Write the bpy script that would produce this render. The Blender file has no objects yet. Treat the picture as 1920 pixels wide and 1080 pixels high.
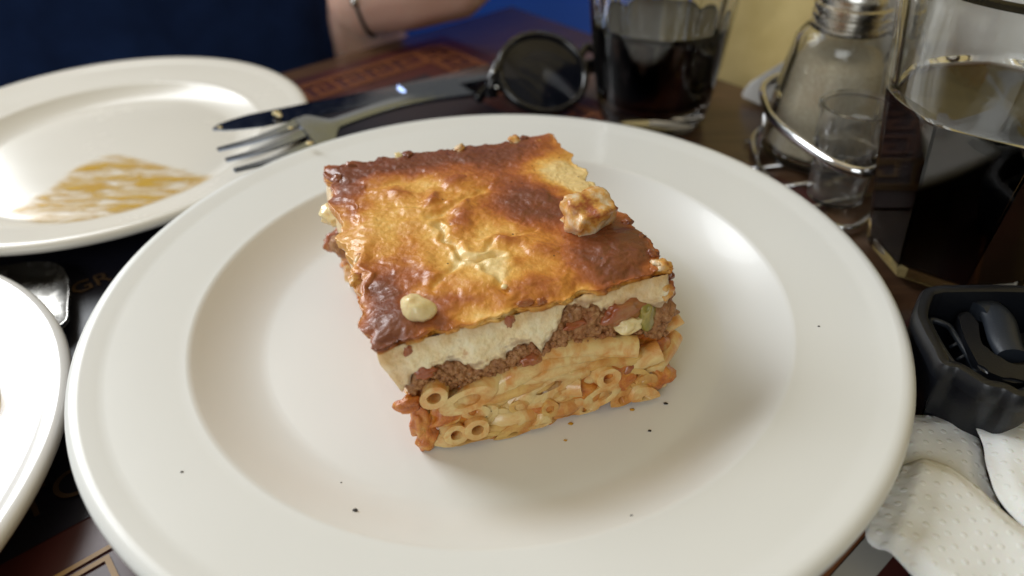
import bpy, bmesh, math, random
import numpy as np
from mathutils import Vector, Matrix, noise as MN
from mathutils.geometry import delaunay_2d_cdt

sc = bpy.context.scene
COL = sc.collection
random.seed(7)
rng = np.random.default_rng(7)
R = math.radians

# ------------------------------------------------------------------ camera
FPX, PITCH, ROLL = 1386.0, R(38.09), R(-1.53)
CAM = np.array([0.0074, -0.2105, 0.1882])
cam_d = bpy.data.cameras.new('camera')
cam = bpy.data.objects.new('camera', cam_d)
COL.objects.link(cam)
cam.matrix_world = (Matrix.Translation(Vector(CAM)) @ Matrix.Rotation(math.pi / 2 - PITCH, 4, 'X')
                    @ Matrix.Rotation(ROLL, 4, 'Z'))
cam_d.sensor_width = 36
cam_d.lens = 36 * FPX / 1920
cam_d.clip_start = 0.01
cam_d.clip_end = 30
cam_d.dof.use_dof = True
cam_d.dof.focus_distance = 0.235
cam_d.dof.aperture_fstop = 6.5
sc.camera = cam

# ------------------------------------------------------------------ world and lamps (indoors)
world = bpy.data.worlds.new('World')
sc.world = world
world.use_nodes = True
bg = world.node_tree.nodes['Background']
bg.inputs[0].default_value = (1.0, 0.91, 0.72, 1)
bg.inputs[1].default_value = 0.24


def lamp(name, loc, target, size, size_y, power, color):
    d = bpy.data.lights.new(name, 'AREA')
    d.shape = 'RECTANGLE'
    d.size, d.size_y = size, size_y
    d.energy = power
    d.color = color
    o = bpy.data.objects.new(name, d)
    COL.objects.link(o)
    o.location = loc
    o.rotation_euler = (Vector(target) - Vector(loc)).to_track_quat('-Z', 'Y').to_euler()
    return o


lamp('window_light', (-0.92, 0.66, 0.70), (0, 0, 0), 0.62, 0.80, 23.0, (0.93, 0.965, 1.0))
lamp('doorway_light', (-0.55, -1.2, 0.68), (0, 0, 0), 0.8, 0.9, 9.0, (0.92, 0.97, 1.0))
lamp('ceiling_light', (0.0, 0.45, 1.45), (0, 0.05, 0), 1.7, 1.4, 4.0, (1.0, 0.82, 0.55))

sc.view_settings.view_transform = 'Standard'
sc.view_settings.look = 'None'
sc.view_settings.exposure = -0.32
sc.view_settings.gamma = 1.0
sc.render.engine = 'CYCLES'
sc.cycles.use_denoising = True
sc.cycles.max_bounces = 14
sc.cycles.transmission_bounces = 12
sc.cycles.transparent_max_bounces = 12
sc.cycles.caustics_reflective = False
sc.cycles.caustics_refractive = True
sc.cycles.sample_clamp_indirect = 6


# ------------------------------------------------------------------ pixel -> place helpers
def ray(px, py):
    x = (px - 960) / FPX
    y = -(py - 540) / FPX
    c, s = math.cos(ROLL), math.sin(ROLL)
    x, y = c * x - s * y, s * x + c * y
    return np.array([x, math.cos(PITCH) + y * math.sin(PITCH), -math.sin(PITCH) + y * math.cos(PITCH)])


def atz(px, py, z):
    d = ray(px, py)
    return CAM + d * (z - CAM[2]) / d[2]


def onplane(px, py, p0, n):
    d = ray(px, py)
    return CAM + d * (np.dot(np.asarray(p0) - CAM, n) / np.dot(d, n))


# ------------------------------------------------------------------ object helpers
def props(o, label=None, cat=None, group=None, kind=None):
    if label: o['label'] = label
    if cat: o['category'] = cat
    if group: o['group'] = group
    if kind: o['kind'] = kind
    return o


def empty(name, loc, label, cat, group=None):
    o = bpy.data.objects.new(name, None)
    o.empty_display_size = 0.02
    COL.objects.link(o)
    o.location = loc
    return props(o, label, cat, group)


def mesh_obj(name, verts, faces, mat, parent=None, smooth=True, sharp=None, attrs=None):
    me = bpy.data.meshes.new(name)
    me.from_pydata([tuple(map(float, v)) for v in verts], [], [tuple(map(int, f)) for f in faces])
    me.update()
    if attrs:
        for k, a in attrs.items():
            at = me.attributes.new(k, 'FLOAT', 'POINT')
            at.data.foreach_set('value', np.asarray(a, dtype=np.float32))
    return link_mesh(name, me, mat, parent, smooth, sharp)


def link_mesh(name, me, mat, parent=None, smooth=True, sharp=None):
    if mat: me.materials.append(mat)
    if smooth:
        me.polygons.foreach_set('use_smooth', [True] * len(me.polygons))
        if sharp: me.set_sharp_from_angle(angle=R(sharp))
    o = bpy.data.objects.new(name, me)
    COL.objects.link(o)
    if parent:
        o.parent = parent
        # meshes are given in world space: keep them there under a moved root
        o.matrix_parent_inverse = Matrix.Translation(parent.matrix_basis.translation).inverted()
    return o


def bm_obj(name, bm, mat, parent=None, smooth=True, sharp=None):
    bmesh.ops.recalc_face_normals(bm, faces=bm.faces)
    me = bpy.data.meshes.new(name)
    bm.to_mesh(me)
    bm.free()
    return link_mesh(name, me, mat, parent, smooth, sharp)


def lathe_data(profile, n, center=(0, 0), rfun=None, closed=False):
    """profile: [(r, z)]; r 0 gives a pole."""
    V, F, rows = [], [], []
    for i, (r, z) in enumerate(profile):
        if r <= 1e-6:
            rows.append([len(V)])
            V.append((center[0], center[1], z))
        else:
            row = []
            for k in range(n):
                a = 2 * math.pi * k / n
                rr = rfun(i, r, z, a) if rfun else r
                row.append(len(V))
                V.append((center[0] + rr * math.cos(a), center[1] + rr * math.sin(a), z))
            rows.append(row)
    seq = list(range(len(rows) - 1))
    for i in seq + ([-1] if closed else []):
        A, B = rows[i], rows[i + 1] if i >= 0 else rows[0]
        if i < 0: A = rows[-1]
        for k in range(n):
            k2 = (k + 1) % n
            if len(A) == 1 and len(B) == 1: continue
            if len(A) == 1: F.append((A[0], B[k2], B[k]))
            elif len(B) == 1: F.append((A[k], A[k2], B[0]))
            else: F.append((A[k], A[k2], B[k2], B[k]))
    return V, F


def lathe(name, profile, n, center, mat, parent=None, rfun=None, closed=False, sharp=None):
    V, F = lathe_data(profile, n, center, rfun, closed)
    bm = bmesh.new()
    vs = [bm.verts.new(v) for v in V]
    for f in F: bm.faces.new([vs[i] for i in f])
    return bm_obj(name, bm, mat, parent, True, sharp)


def tube_rings(path, radii, n, closed=False):
    pts = [Vector(p) for p in path]
    m = len(pts)
    rings = []
    up = None
    for i in range(m):
        a = pts[(i - 1) % m] if (closed or i > 0) else pts[i]
        b = pts[(i + 1) % m] if (closed or i < m - 1) else pts[i]
        t = (b - a).normalized()
        if up is None:
            up = Vector((0, 0, 1)) if abs(t.z) < 0.9 else Vector((1, 0, 0))
        x = up.cross(t)
        if x.length < 1e-6: x = Vector((1, 0, 0)).cross(t)
        x.normalize()
        y = t.cross(x).normalized()
        up = y
        r = radii[i] if isinstance(radii, list) else radii
        rx, ry = r if hasattr(r, '__len__') else (r, r)
        rings.append([pts[i] + x * rx * math.cos(2 * math.pi * k / n) + y * ry * math.sin(2 * math.pi * k / n)
                      for k in range(n)])
    return rings


def add_tube(bm, path, radii, n=12, closed=False, cap=True):
    rings = tube_rings(path, radii, n, closed)
    rows = [[bm.verts.new(v) for v in r] for r in rings]
    m = len(rows)
    for i in range(m if closed else m - 1):
        A, B = rows[i], rows[(i + 1) % m]
        for k in range(n):
            bm.faces.new((A[k], A[(k + 1) % n], B[(k + 1) % n], B[k]))
    if cap and not closed:
        bm.faces.new(rows[0][::-1])
        bm.faces.new(rows[-1])
    return rows


def smooth_path(pts, n=8, closed=False):
    """Catmull-Rom through the points."""
    P = [np.array(p, float) for p in pts]
    m = len(P)
    out = []
    for i in range(m if closed else m - 1):
        p1, p2 = P[i], P[(i + 1) % m]
        p0 = P[i - 1] if (closed or i > 0) else 2 * p1 - p2
        p3 = P[(i + 2) % m] if (closed or i + 2 < m) else 2 * p2 - p1
        for k in range(n):
            t = k / n
            out.append(0.5 * ((2 * p1) + (-p0 + p2) * t + (2 * p0 - 5 * p1 + 4 * p2 - p3) * t * t
                              + (-p0 + 3 * p1 - 3 * p2 + p3) * t ** 3))
    if not closed: out.append(P[-1])
    return out


def prism(bm, outline, thick, dirv=(0, 0, 1)):
    d = Vector(dirv) * thick
    a = [bm.verts.new(Vector(p)) for p in outline]
    b = [bm.verts.new(Vector(p) + d) for p in outline]
    n = len(a)
    bm.faces.new(a[::-1])
    bm.faces.new(b)
    for i in range(n):
        bm.faces.new((a[i], a[(i + 1) % n], b[(i + 1) % n], b[i]))
    return a, b


def fbm(p, sc_, oc=4):
    return MN.fractal(Vector((p[0] * sc_, p[1] * sc_, p[2] * sc_)), 1.0, 2.0, oc)


def nz(p, s, off=0.0):
    return MN.noise(Vector((p[0] * s + off, p[1] * s - off, p[2] * s + 2 * off)))


def sstep(a, b, x):
    t = min(1.0, max(0.0, (x - a) / (b - a)))
    return t * t * (3 - 2 * t)


# ------------------------------------------------------------------ materials
def mat(name, base=(0.5, 0.5, 0.5), rough=0.5, **kw):
    m = bpy.data.materials.new(name)
    m.use_nodes = True
    b = m.node_tree.nodes['Principled BSDF']
    b.inputs['Base Color'].default_value = (*base, 1)
    b.inputs['Roughness'].default_value = rough
    for k, v in kw.items():
        b.inputs[k.replace('_', ' ')].default_value = v
    return m


class NT:
    def __init__(s, m):
        s.t = m.node_tree
        s.b = s.t.nodes['Principled BSDF']

    def n(s, typ, **kw):
        nd = s.t.nodes.new(typ)
        for k, v in kw.items():
            if k.startswith('i_'):
                key = k[2:]
                key = int(key) if key.isdigit() else key.replace('_', ' ')
                nd.inputs[key].default_value = v
            else:
                setattr(nd, k, v)
        return nd

    def l(s, a, b): s.t.links.new(a, b)

    def coord(s, scale=1.0):
        tc = s.n('ShaderNodeTexCoord')
        return tc.outputs['Object']

    def noise(s, scale, detail=4, rough=0.55, vec=None, dist=0.0):
        nd = s.n('ShaderNodeTexNoise')
        nd.inputs['Scale'].default_value = scale
        nd.inputs['Detail'].default_value = detail
        nd.inputs['Roughness'].default_value = rough
        nd.inputs['Distortion'].default_value = dist
        s.l(vec or s.coord(), nd.inputs['Vector'])
        return nd.outputs['Fac']

    def ramp(s, fac, stops, interp='LINEAR'):
        r = s.n('ShaderNodeValToRGB')
        r.color_ramp.interpolation = interp
        e = r.color_ramp.elements
        while len(e) < len(stops): e.new(0.5)
        for el, (p, c) in zip(e, stops):
            el.position = p
            el.color = (*c, 1) if len(c) == 3 else c
        s.l(fac, r.inputs[0])
        return r.outputs[0]

    def mix(s, fac, a, b):
        m = s.n('ShaderNodeMix', data_type='RGBA')
        for sock, v in ((m.inputs[0], fac), (m.inputs[6], a), (m.inputs[7], b)):
            if isinstance(v, (int, float)): sock.default_value = v
            elif isinstance(v, tuple): sock.default_value = (*v, 1)
            else: s.l(v, sock)
        return m.outputs[2]

    def math(s, op, a, b=0.0, clamp=False):
        m = s.n('ShaderNodeMath', operation=op, use_clamp=clamp)
        for sock, v in ((m.inputs[0], a), (m.inputs[1], b)):
            if isinstance(v, (int, float)): sock.default_value = v
            else: s.l(v, sock)
        return m.outputs[0]

    def attr(s, name):
        return s.n('ShaderNodeAttribute', attribute_name=name).outputs['Fac']

    def bump(s, h, strength, dist):
        b = s.n('ShaderNodeBump')
        b.inputs['Strength'].default_value = strength
        b.inputs['Distance'].default_value = dist
        s.l(h, b.inputs['Height'])
        s.l(b.outputs[0], s.b.inputs['Normal'])
        return b

    def set(s, name, v): s.l(v, s.b.inputs[name])


# porcelain
def porcelain(name, base, coat=0.12, rg=0.26):
    m = mat(name, base, 0.22, Specular_IOR_Level=0.45, Coat_Weight=coat, Coat_Roughness=0.05)
    t = NT(m)
    nse = t.noise(6, 3)
    t.set('Base Color', t.mix(nse, tuple(x * 0.95 for x in base), base))
    sm = t.noise(40, 5, 0.6)
    t.set('Roughness', t.ramp(sm, [(0.35, (rg * 0.97,) * 3), (0.75, (rg * 1.08,) * 3)]))
    t.bump(t.noise(14, 2), 0.08, 0.004)
    return m


M = {}
M['porcelain'] = porcelain('white_porcelain', (0.80, 0.81, 0.79), 0.10, 0.30)
M['porcelain2'] = porcelain('ivory_porcelain', (0.74, 0.71, 0.64))
M['porcelain3'] = porcelain('glossy_porcelain', (0.80, 0.79, 0.77), 0.8, 0.2)

# crust
m = M['crust'] = mat('baked_crust', (0.5, 0.25, 0.06), 0.3, Subsurface_Weight=0.06, Subsurface_Scale=0.003,
                     Coat_Weight=0.42, Coat_Roughness=0.18, Specular_IOR_Level=0.5)
m.node_tree.nodes['Principled BSDF'].inputs['Subsurface Radius'].default_value = (1, 0.5, 0.2)
t = NT(m)
br = t.attr('brown')
n1 = t.noise(330, 5, 0.65)
n2 = t.noise(110, 4, 0.6, dist=0.6)
f = t.math('ADD', br, t.math('MULTIPLY', t.math('SUBTRACT', n1, 0.5), 0.30))
f = t.math('ADD', f, t.math('MULTIPLY', t.math('SUBTRACT', n2, 0.5), 0.28), True)
colr = t.ramp(f, [(0.0, (0.86, 0.64, 0.28)), (0.20, (0.83, 0.46, 0.10)), (0.40, (0.64, 0.25, 0.030)),
                  (0.60, (0.42, 0.115, 0.016)), (0.80, (0.29, 0.072, 0.015)), (1.0, (0.18, 0.045, 0.012))])
vor = t.n('ShaderNodeTexVoronoi', i_Scale=170.0)
t.l(t.coord(), vor.inputs['Vector'])
speck = t.math('LESS_THAN', vor.outputs['Distance'], 0.055)
colr = t.mix(t.math('MULTIPLY', speck, 0.85), colr, (0.03, 0.012, 0.006))
t.set('Base Color', colr)
t.set('Roughness', t.ramp(t.noise(260, 4), [(0.3, (0.28,) * 3), (0.7, (0.55,) * 3)]))
hb = t.math('ADD', t.math('MULTIPLY', t.noise(420, 5, 0.6), 0.6), t.math('MULTIPLY', t.noise(1300, 3, 0.6), 0.25))
t.bump(hb, 0.55, 0.0014)

# bechamel
m = M['cream'] = mat('bechamel', (0.78, 0.62, 0.36), 0.42, Subsurface_Weight=0.25, Subsurface_Scale=0.004,
                     Coat_Weight=0.5, Coat_Roughness=0.18)
m.node_tree.nodes['Principled BSDF'].inputs['Subsurface Radius'].default_value = (1, 0.75, 0.4)
t = NT(m)
gold = t.attr('gold')
c0 = t.ramp(t.noise(160, 5, 0.6), [(0.3, (0.78, 0.56, 0.27)), (0.48, (0.94, 0.77, 0.47)), (0.7, (0.96, 0.86, 0.62))])
gf = t.math('ADD', gold, t.math('MULTIPLY', t.math('SUBTRACT', t.noise(240, 5, 0.65), 0.5), 0.9), True)
c1 = t.mix(t.math('MULTIPLY', gf, 0.85), c0, (0.58, 0.27, 0.05))
red = t.ramp(t.noise(200, 3, 0.5), [(0.66, (0, 0, 0)), (0.72, (1, 1, 1))])
c1 = t.mix(t.math('MULTIPLY', red, 0.55), c1, (0.50, 0.19, 0.05))
meatm = t.attr('meatmix')
c1 = t.mix(t.math('ADD', t.math('MULTIPLY', meatm, 0.9), t.math('MULTIPLY', t.math('SUBTRACT', t.noise(300, 4), 0.5), 0.0), True),
           c1, t.ramp(t.noise(500, 5, 0.7), [(0.3, (0.14, 0.045, 0.02)), (0.7, (0.36, 0.16, 0.075))]))
t.set('Base Color', c1)
t.bump(t.math('ADD', t.noise(380, 5, 0.6), t.math('MULTIPLY', t.noise(1100, 3), 0.3)), 0.5, 0.0012)

# mince
m = M['meat'] = mat('mince', (0.2, 0.07, 0.03), 0.5, Coat_Weight=0.3, Coat_Roughness=0.25, Subsurface_Weight=0.05,
                    Subsurface_Scale=0.002)
t = NT(m)
c = t.ramp(t.noise(520, 6, 0.7), [(0.28, (0.21, 0.082, 0.026)), (0.5, (0.43, 0.19, 0.066)), (0.72, (0.61, 0.35, 0.155))])
rd = t.ramp(t.noise(130, 3, 0.5, dist=0.4), [(0.55, (0, 0, 0)), (0.68, (1, 1, 1))])
c = t.mix(t.math('MULTIPLY', rd, 0.45), c, (0.40, 0.10, 0.02))
t.set('Base Color', c)
t.bump(t.math('ADD', t.noise(700, 6, 0.7), t.math('MULTIPLY', t.noise(1800, 3), 0.4)), 0.8, 0.0012)

# tomato sauce core
m = M['sauce'] = mat('tomato_sauce', (0.45, 0.14, 0.02), 0.32, Coat_Weight=0.5, Coat_Roughness=0.15,
                     Subsurface_Weight=0.12, Subsurface_Scale=0.003)
t = NT(m)
c = t.ramp(t.noise(190, 5, 0.62, dist=0.5), [(0.25, (0.30, 0.070, 0.012)), (0.42, (0.54, 0.150, 0.016)),
                                             (0.58, (0.64, 0.260, 0.035)), (0.76, (0.66, 0.43, 0.16))])
t.set('Base Color', c)
t.bump(t.math('ADD', t.noise(420, 5, 0.65), t.math('MULTIPLY', t.noise(1400, 3), 0.3)), 0.6, 0.0012)


# pasta
def pasta(name, base, stain, lo, hi):
    m = mat(name, base, 0.34, Subsurface_Weight=0.25, Subsurface_Scale=0.003, Coat_Weight=0.6, Coat_Roughness=0.10)
    m.node_tree.nodes['Principled BSDF'].inputs['Subsurface Radius'].default_value = (1, 0.7, 0.35)
    t = NT(m)
    st = t.ramp(t.noise(150, 5, 0.62, dist=0.5), [(lo, (0, 0, 0)), (hi, (1, 1, 1))])
    c = t.mix(t.noise(60, 3), tuple(x * 0.9 for x in base), tuple(min(1, x * 1.06) for x in base))
    c = t.mix(t.math('MULTIPLY', st, 0.8), c, stain)
    t.set('Base Color', c)
    t.bump(t.noise(500, 4, 0.6), 0.35, 0.0008)
    return m


M['pasta_a'] = pasta('pasta_pale', (0.80, 0.58, 0.25), (0.64, 0.23, 0.02), 0.41, 0.62)
M['pasta_b'] = pasta('pasta_stained', (0.72, 0.46, 0.14), (0.54, 0.17, 0.018), 0.38, 0.60)

# toppings
m = M['chunk'] = mat('cheese_chunk', (0.8, 0.66, 0.44), 0.4, Coat_Weight=0.3, Subsurface_Weight=0.15, Subsurface_Scale=0.003)
t = NT(m)
c = t.ramp(t.noise(115, 4, 0.55), [(0.38, (0.80, 0.68, 0.48)), (0.50, (0.70, 0.36, 0.08)), (0.60, (0.36, 0.085, 0.02)), (0.8, (0.22, 0.05, 0.02))])
t.set('Base Color', c)
t.bump(t.noise(400, 5, 0.6), 0.6, 0.001)
M['lump'] = pasta('cream_lump', (0.88, 0.72, 0.38), (0.62, 0.34, 0.08), 0.5, 0.75)
M['zucchini'] = pasta('courgette_flesh', (0.38, 0.29, 0.06), (0.20, 0.19, 0.03), 0.42, 0.6)
M['tomato'] = pasta('tomato_piece', (0.34, 0.080, 0.020), (0.42, 0.19, 0.06), 0.4, 0.62)
M['charred'] = pasta('charred_edge', (0.20, 0.05, 0.018), (0.42, 0.12, 0.02), 0.45, 0.65)
M['pepper'] = mat('pepper_speck', (0.02, 0.014, 0.01), 0.6)
M['oildrop'] = mat('oil_fleck', (0.55, 0.28, 0.02), 0.15)

# glass, liquid
m = M['glass'] = mat('clear_glass', (0.97, 0.98, 0.975), 0.02, Transmission_Weight=1.0, IOR=1.5)
m = M['shaker_glass'] = mat('scuffed_glass', (0.96, 0.96, 0.94), 0.05, Transmission_Weight=1.0, IOR=1.45)
m = M['plastic_clear'] = mat('clear_plastic', (0.97, 0.97, 0.96), 0.05, Transmission_Weight=0.98, IOR=1.42)
m = M['cola'] = mat('cola', (1.0, 0.92, 0.85), 0.02, Transmission_Weight=1.0, IOR=1.34)
va = m.node_tree.nodes.new('ShaderNodeVolumeAbsorption')
va.inputs[0].default_value = (0.45, 0.13, 0.03, 1)
va.inputs[1].default_value = 600
m.node_tree.links.new(va.outputs[0], m.node_tree.nodes['Material Output'].inputs['Volume'])
m = M['powder'] = mat('ground_pepper', (0.62, 0.50, 0.30), 0.9)
t = NT(m)
t.set('Base Color', t.ramp(t.noise(700, 4, 0.7), [(0.3, (0.62, 0.52, 0.34)), (0.7, (0.88, 0.82, 0.68))]))
t.bump(t.noise(900, 3), 0.6, 0.001)

# metals
def metal(name, base, rough, scale=200):
    m = mat(name, base, rough, Metallic=1.0)
    t = NT(m)
    t.set('Roughness', t.ramp(t.noise(scale, 5, 0.6), [(0.3, (rough * 0.7,) * 3), (0.75, (rough * 1.5,) * 3)]))
    return m


M['steel'] = metal('cutlery_steel', (0.29, 0.34, 0.46), 0.18)
M['chrome'] = metal('chrome_wire', (0.75, 0.75, 0.76), 0.10)
M['cap'] = metal('shaker_cap_metal', (0.55, 0.53, 0.49), 0.24)

# plastics
m = M['black_plastic'] = mat('black_plastic', (0.006, 0.007, 0.010), 0.36)
t = NT(m)
t.bump(t.noise(1500, 2), 0.12, 0.0006)
M['grey_plastic'] = mat('dark_grey_plastic', (0.020, 0.025, 0.034), 0.42)
NT(M['grey_plastic']).bump(NT(M['grey_plastic']).noise(1300, 2), 0.12, 0.0006)
M['frame'] = mat('sunglass_acetate', (0.006, 0.006, 0.008), 0.12, Coat_Weight=0.5)
M['lens'] = mat('tinted_lens', (0.008, 0.010, 0.018), 0.04, Specular_IOR_Level=0.35, Coat_Weight=0.1, Coat_Roughness=0.02)
M['rivet'] = metal('rivet_steel', (0.7, 0.7, 0.68), 0.2)

# paper
m = M['napkin'] = mat('embossed_tissue', (0.90, 0.895, 0.88), 0.85, Subsurface_Weight=0.1, Subsurface_Scale=0.002)
t = NT(m)
v = t.n('ShaderNodeTexVoronoi', voronoi_dimensions='2D', i_Scale=250.0, i_Randomness=0.22)
t.l(t.coord(), v.inputs['Vector'])
dots = t.ramp(v.outputs['Distance'], [(0.10, (1, 1, 1)), (0.24, (0, 0, 0))], 'EASE')
hh = t.math('ADD', dots, t.math('MULTIPLY', t.noise(300, 4, 0.6), 0.7))
hh = t.math('ADD', hh, t.math('MULTIPLY', t.noise(60, 3, 0.5), 1.2))
t.bump(hh, 0.38, 0.0005)
m = M['slip'] = mat('greyish_paper', (0.50, 0.47, 0.43), 0.7)
m = M['napkin_plain'] = mat('plain_napkin', (0.80, 0.78, 0.74), 0.85)
NT(m).bump(NT(m).noise(90, 4), 0.4, 0.002)

# printed mat
m = M['mat_maroon'] = mat('placemat_print', (0.055, 0.012, 0.012), 0.42, Coat_Weight=0.25, Coat_Roughness=0.3)
t = NT(m)
t.set('Base Color', t.ramp(t.noise(30, 4), [(0.3, (0.042, 0.010, 0.010)), (0.7, (0.085, 0.018, 0.015))]))
M['mat_navy'] = mat('placemat_navy_print', (0.012, 0.012, 0.022), 0.42, Coat_Weight=0.25, Coat_Roughness=0.3)
M['mat_gold'] = mat('placemat_gold_print', (0.36, 0.20, 0.055), 0.45)
M['mat_rust'] = mat('placemat_rust_print', (0.25, 0.085, 0.03), 0.45)
M['mat_faint'] = mat('placemat_faint_print', (0.10, 0.06, 0.03), 0.45)
M['mat_grey'] = mat('placemat_grey_print', (0.45, 0.44, 0.40), 0.45)

m = M['wood'] = mat('table_wood', (0.09, 0.05, 0.03), 0.30, Coat_Weight=0.3, Coat_Roughness=0.15)
t = NT(m)
mp = t.n('ShaderNodeMapping')
mp.inputs['Rotation'].default_value = (0, 0, R(50))
mp.inputs['Scale'].default_value = (6, 60, 6)
t.l(t.coord(), mp.inputs[0])
g = t.noise(2.2, 6, 0.6, mp.outputs[0], 0.8)
t.set('Base Color', t.ramp(g, [(0.3, (0.060, 0.030, 0.017)), (0.7, (0.135, 0.072, 0.038))]))

m = M['wall'] = mat('yellow_plaster', (0.52, 0.40, 0.15), 0.8)
t = NT(m)
t.set('Base Color', t.ramp(t.noise(18, 6, 0.6), [(0.3, (0.56, 0.42, 0.15)), (0.7, (0.74, 0.59, 0.27))]))
t.bump(t.noise(40, 5), 0.4, 0.004)

m = M['navy_cloth'] = mat('navy_cotton', (0.008, 0.018, 0.055), 0.95, Specular_IOR_Level=0.2)
t = NT(m)
t.set('Base Color', t.ramp(t.noise(20, 4), [(0.3, (0.004, 0.013, 0.052)), (0.7, (0.009, 0.026, 0.095))]))
t.bump(t.noise(900, 3), 0.3, 0.0008)
m = M['skin'] = mat('skin', (0.50, 0.26, 0.19), 0.48, Subsurface_Weight=0.2, Subsurface_Scale=0.006)
m.node_tree.nodes['Principled BSDF'].inputs['Subsurface Radius'].default_value = (1, 0.4, 0.2)
t = NT(m)
t.set('Base Color', t.ramp(t.noise(35, 4), [(0.3, (0.64, 0.37, 0.29)), (0.7, (0.72, 0.48, 0.39))]))
t.bump(t.noise(350, 4), 0.25, 0.001)
M['blue_plastic'] = mat('bright_blue_plastic', (0.004, 0.13, 1.0), 0.4)
M['strap'] = mat('bracelet_cord', (0.02, 0.03, 0.035), 0.6)


# residue: thin film with streaky gaps
def film(name, c1, c2, lo, hi, scale, stretch=(1, 1, 1), rot=0):
    m = mat(name, c1, 0.22)
    t = NT(m)
    mp = t.n('ShaderNodeMapping')
    mp.inputs['Scale'].default_value = stretch
    mp.inputs['Rotation'].default_value = (0, 0, rot)
    t.l(t.coord(), mp.inputs[0])
    n = t.noise(scale, 5, 0.6, mp.outputs[0], 0.7)
    t.set('Base Color', t.mix(t.noise(scale * 1.6, 4), c1, c2))
    al = t.math('MULTIPLY', t.ramp(n, [(lo, (0, 0, 0)), (hi, (1, 1, 1))]), t.attr('cover'))
    t.set('Alpha', t.math('MULTIPLY', al, 0.80))
    return m


M['smear'] = film('sauce_film', (0.66, 0.43, 0.035), (0.56, 0.30, 0.018), 0.34, 0.64, 60, (1, 3.2, 1), R(25))
M['broth'] = film('broth_film', (0.36, 0.25, 0.09), (0.28, 0.17, 0.05), 0.2, 0.5, 40)

# ------------------------------------------------------------------ setting: table, wall
K = np.array([0.0135, 0.4013])
E1 = np.array([-0.772, -0.636])      # along the table's far edge
E2 = np.array([0.636, -0.772])       # along the wall side


def tp(a, b, z=0.0):
    q = K + E1 * a + E2 * b
    return (q[0], q[1], z)


tb = empty('table', (*tp(0.38, 0.4)[:2], -0.73), 'dark brown wooden restaurant table with its corner by the yellow wall', 'table')
bm = bmesh.new()
prism(bm, [tp(0, 0, -0.03), tp(0.80, 0, -0.03), tp(0.80, 0.95, -0.03), tp(0, 0.95, -0.03)], 0.03)
bmesh.ops.bevel(bm, geom=[e for e in bm.edges], offset=0.004, segments=3, affect='EDGES')
bm_obj('tabletop', bm, M['wood'], tb, True, 40)
for a, b in ((0.06, 0.06), (0.74, 0.06), (0.74, 0.89), (0.06, 0.89)):
    bm = bmesh.new()
    prism(bm, [tp(a - .025, b - .025, -0.73), tp(a + .025, b - .025, -0.73), tp(a + .025, b + .025, -0.73), tp(a - .025, b + .025, -0.73)], 0.7)
    bm_obj('leg', bm, M['wood'], tb, False)

bm = bmesh.new()
prism(bm, [tp(-0.006, 0.150, -0.73), tp(-0.006, 1.3, -0.73), tp(-0.12, 1.3, -0.73), tp(-0.12, 0.150, -0.73)], 2.3)
props(bm_obj('wall', bm, M['wall'], None, False), kind='structure')


# ------------------------------------------------------------------ placemats (flat print on paper)
def key_band(bm, origin, du, dv, length, h, zc, thick=0.0016):
    """Greek key running along du; dv is across the band."""
    unit = h * 1.15
    n = int(length / unit)

    def seg(x0, y0, x1, y1):
        c = [origin + du * x + dv * y for x, y in ((x0, y0), (x1, y0), (x1, y1), (x0, y1))]
        bm.faces.new([bm.verts.new((p[0], p[1], zc)) for p in c])
    w = thick
    seg(0, -w * 1.9, n * unit, -w * 0.9)
    seg(0, h + w * 0.9, n * unit, h + w * 1.9)
    for k in range(n):
        x = k * unit
        g = unit
        seg(x, 0, x + g * 0.86, w)
        seg(x, w, x + w, h)
        seg(x + w, h - w, x + g * 0.72, h)
        seg(x + g * 0.72 - w, h * 0.36, x + g * 0.72, h - w)
        seg(x + g * 0.34, h * 0.36, x + g * 0.72 - w, h * 0.36 + w)
        seg(x + g * 0.34, h * 0.36 + w, x + g * 0.34 + w, h * 0.66)
        seg(x + g * 0.86, 0, x + g, w)


def placemat(a0, a1, b0, b1, label):
    c = tp((a0 + a1) / 2, (b0 + b1) / 2, 0.0)
    root = empty('placemat', (c[0], c[1], 0.0004), label, 'placemat', None)
    bm = bmesh.new()
    prism(bm, [tp(a0, b0, 0.0004), tp(a1, b0, 0.0004), tp(a1, b1, 0.0004), tp(a0, b1, 0.0004)], 0.0006)
    bm_obj('sheet', bm, M['mat_maroon'], root, False)
    bm = bmesh.new()
    i = 0.052
    bm.faces.new([bm.verts.new(tp(x, y, 0.0013)) for x, y in ((a0 + i, b0 + i), (a1 - i, b0 + i), (a1 - i, b1 - i), (a0 + i, b1 - i))])
    bm_obj('centre_panel', bm, M['mat_navy'], root, False)
    s, h = 0.016, 0.019
    for nm, o, du, dv, L, mt in (
            ('far', tp(a0 + s, b0 + s), E1, E2, a1 - a0 - 2 * s, 'mat_rust'),
            ('near', tp(a0 + s, b1 - s), E1, -E2, a1 - a0 - 2 * s, 'mat_gold'),
            ('wallside', tp(a0 + s, b0 + s), E2, E1, b1 - b0 - 2 * s, 'mat_rust'),
            ('inner', tp(a1 - s, b0 + s), E2, -E1, b1 - b0 - 2 * s, 'mat_gold')):
        bm = bmesh.new()
        key_band(bm, np.array(o[:2]), du, dv, L, h, 0.0016 if nm in ('far', 'near') else 0.0019)
        bm_obj('key_border', bm, M[mt], root, False)
    return root


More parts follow.
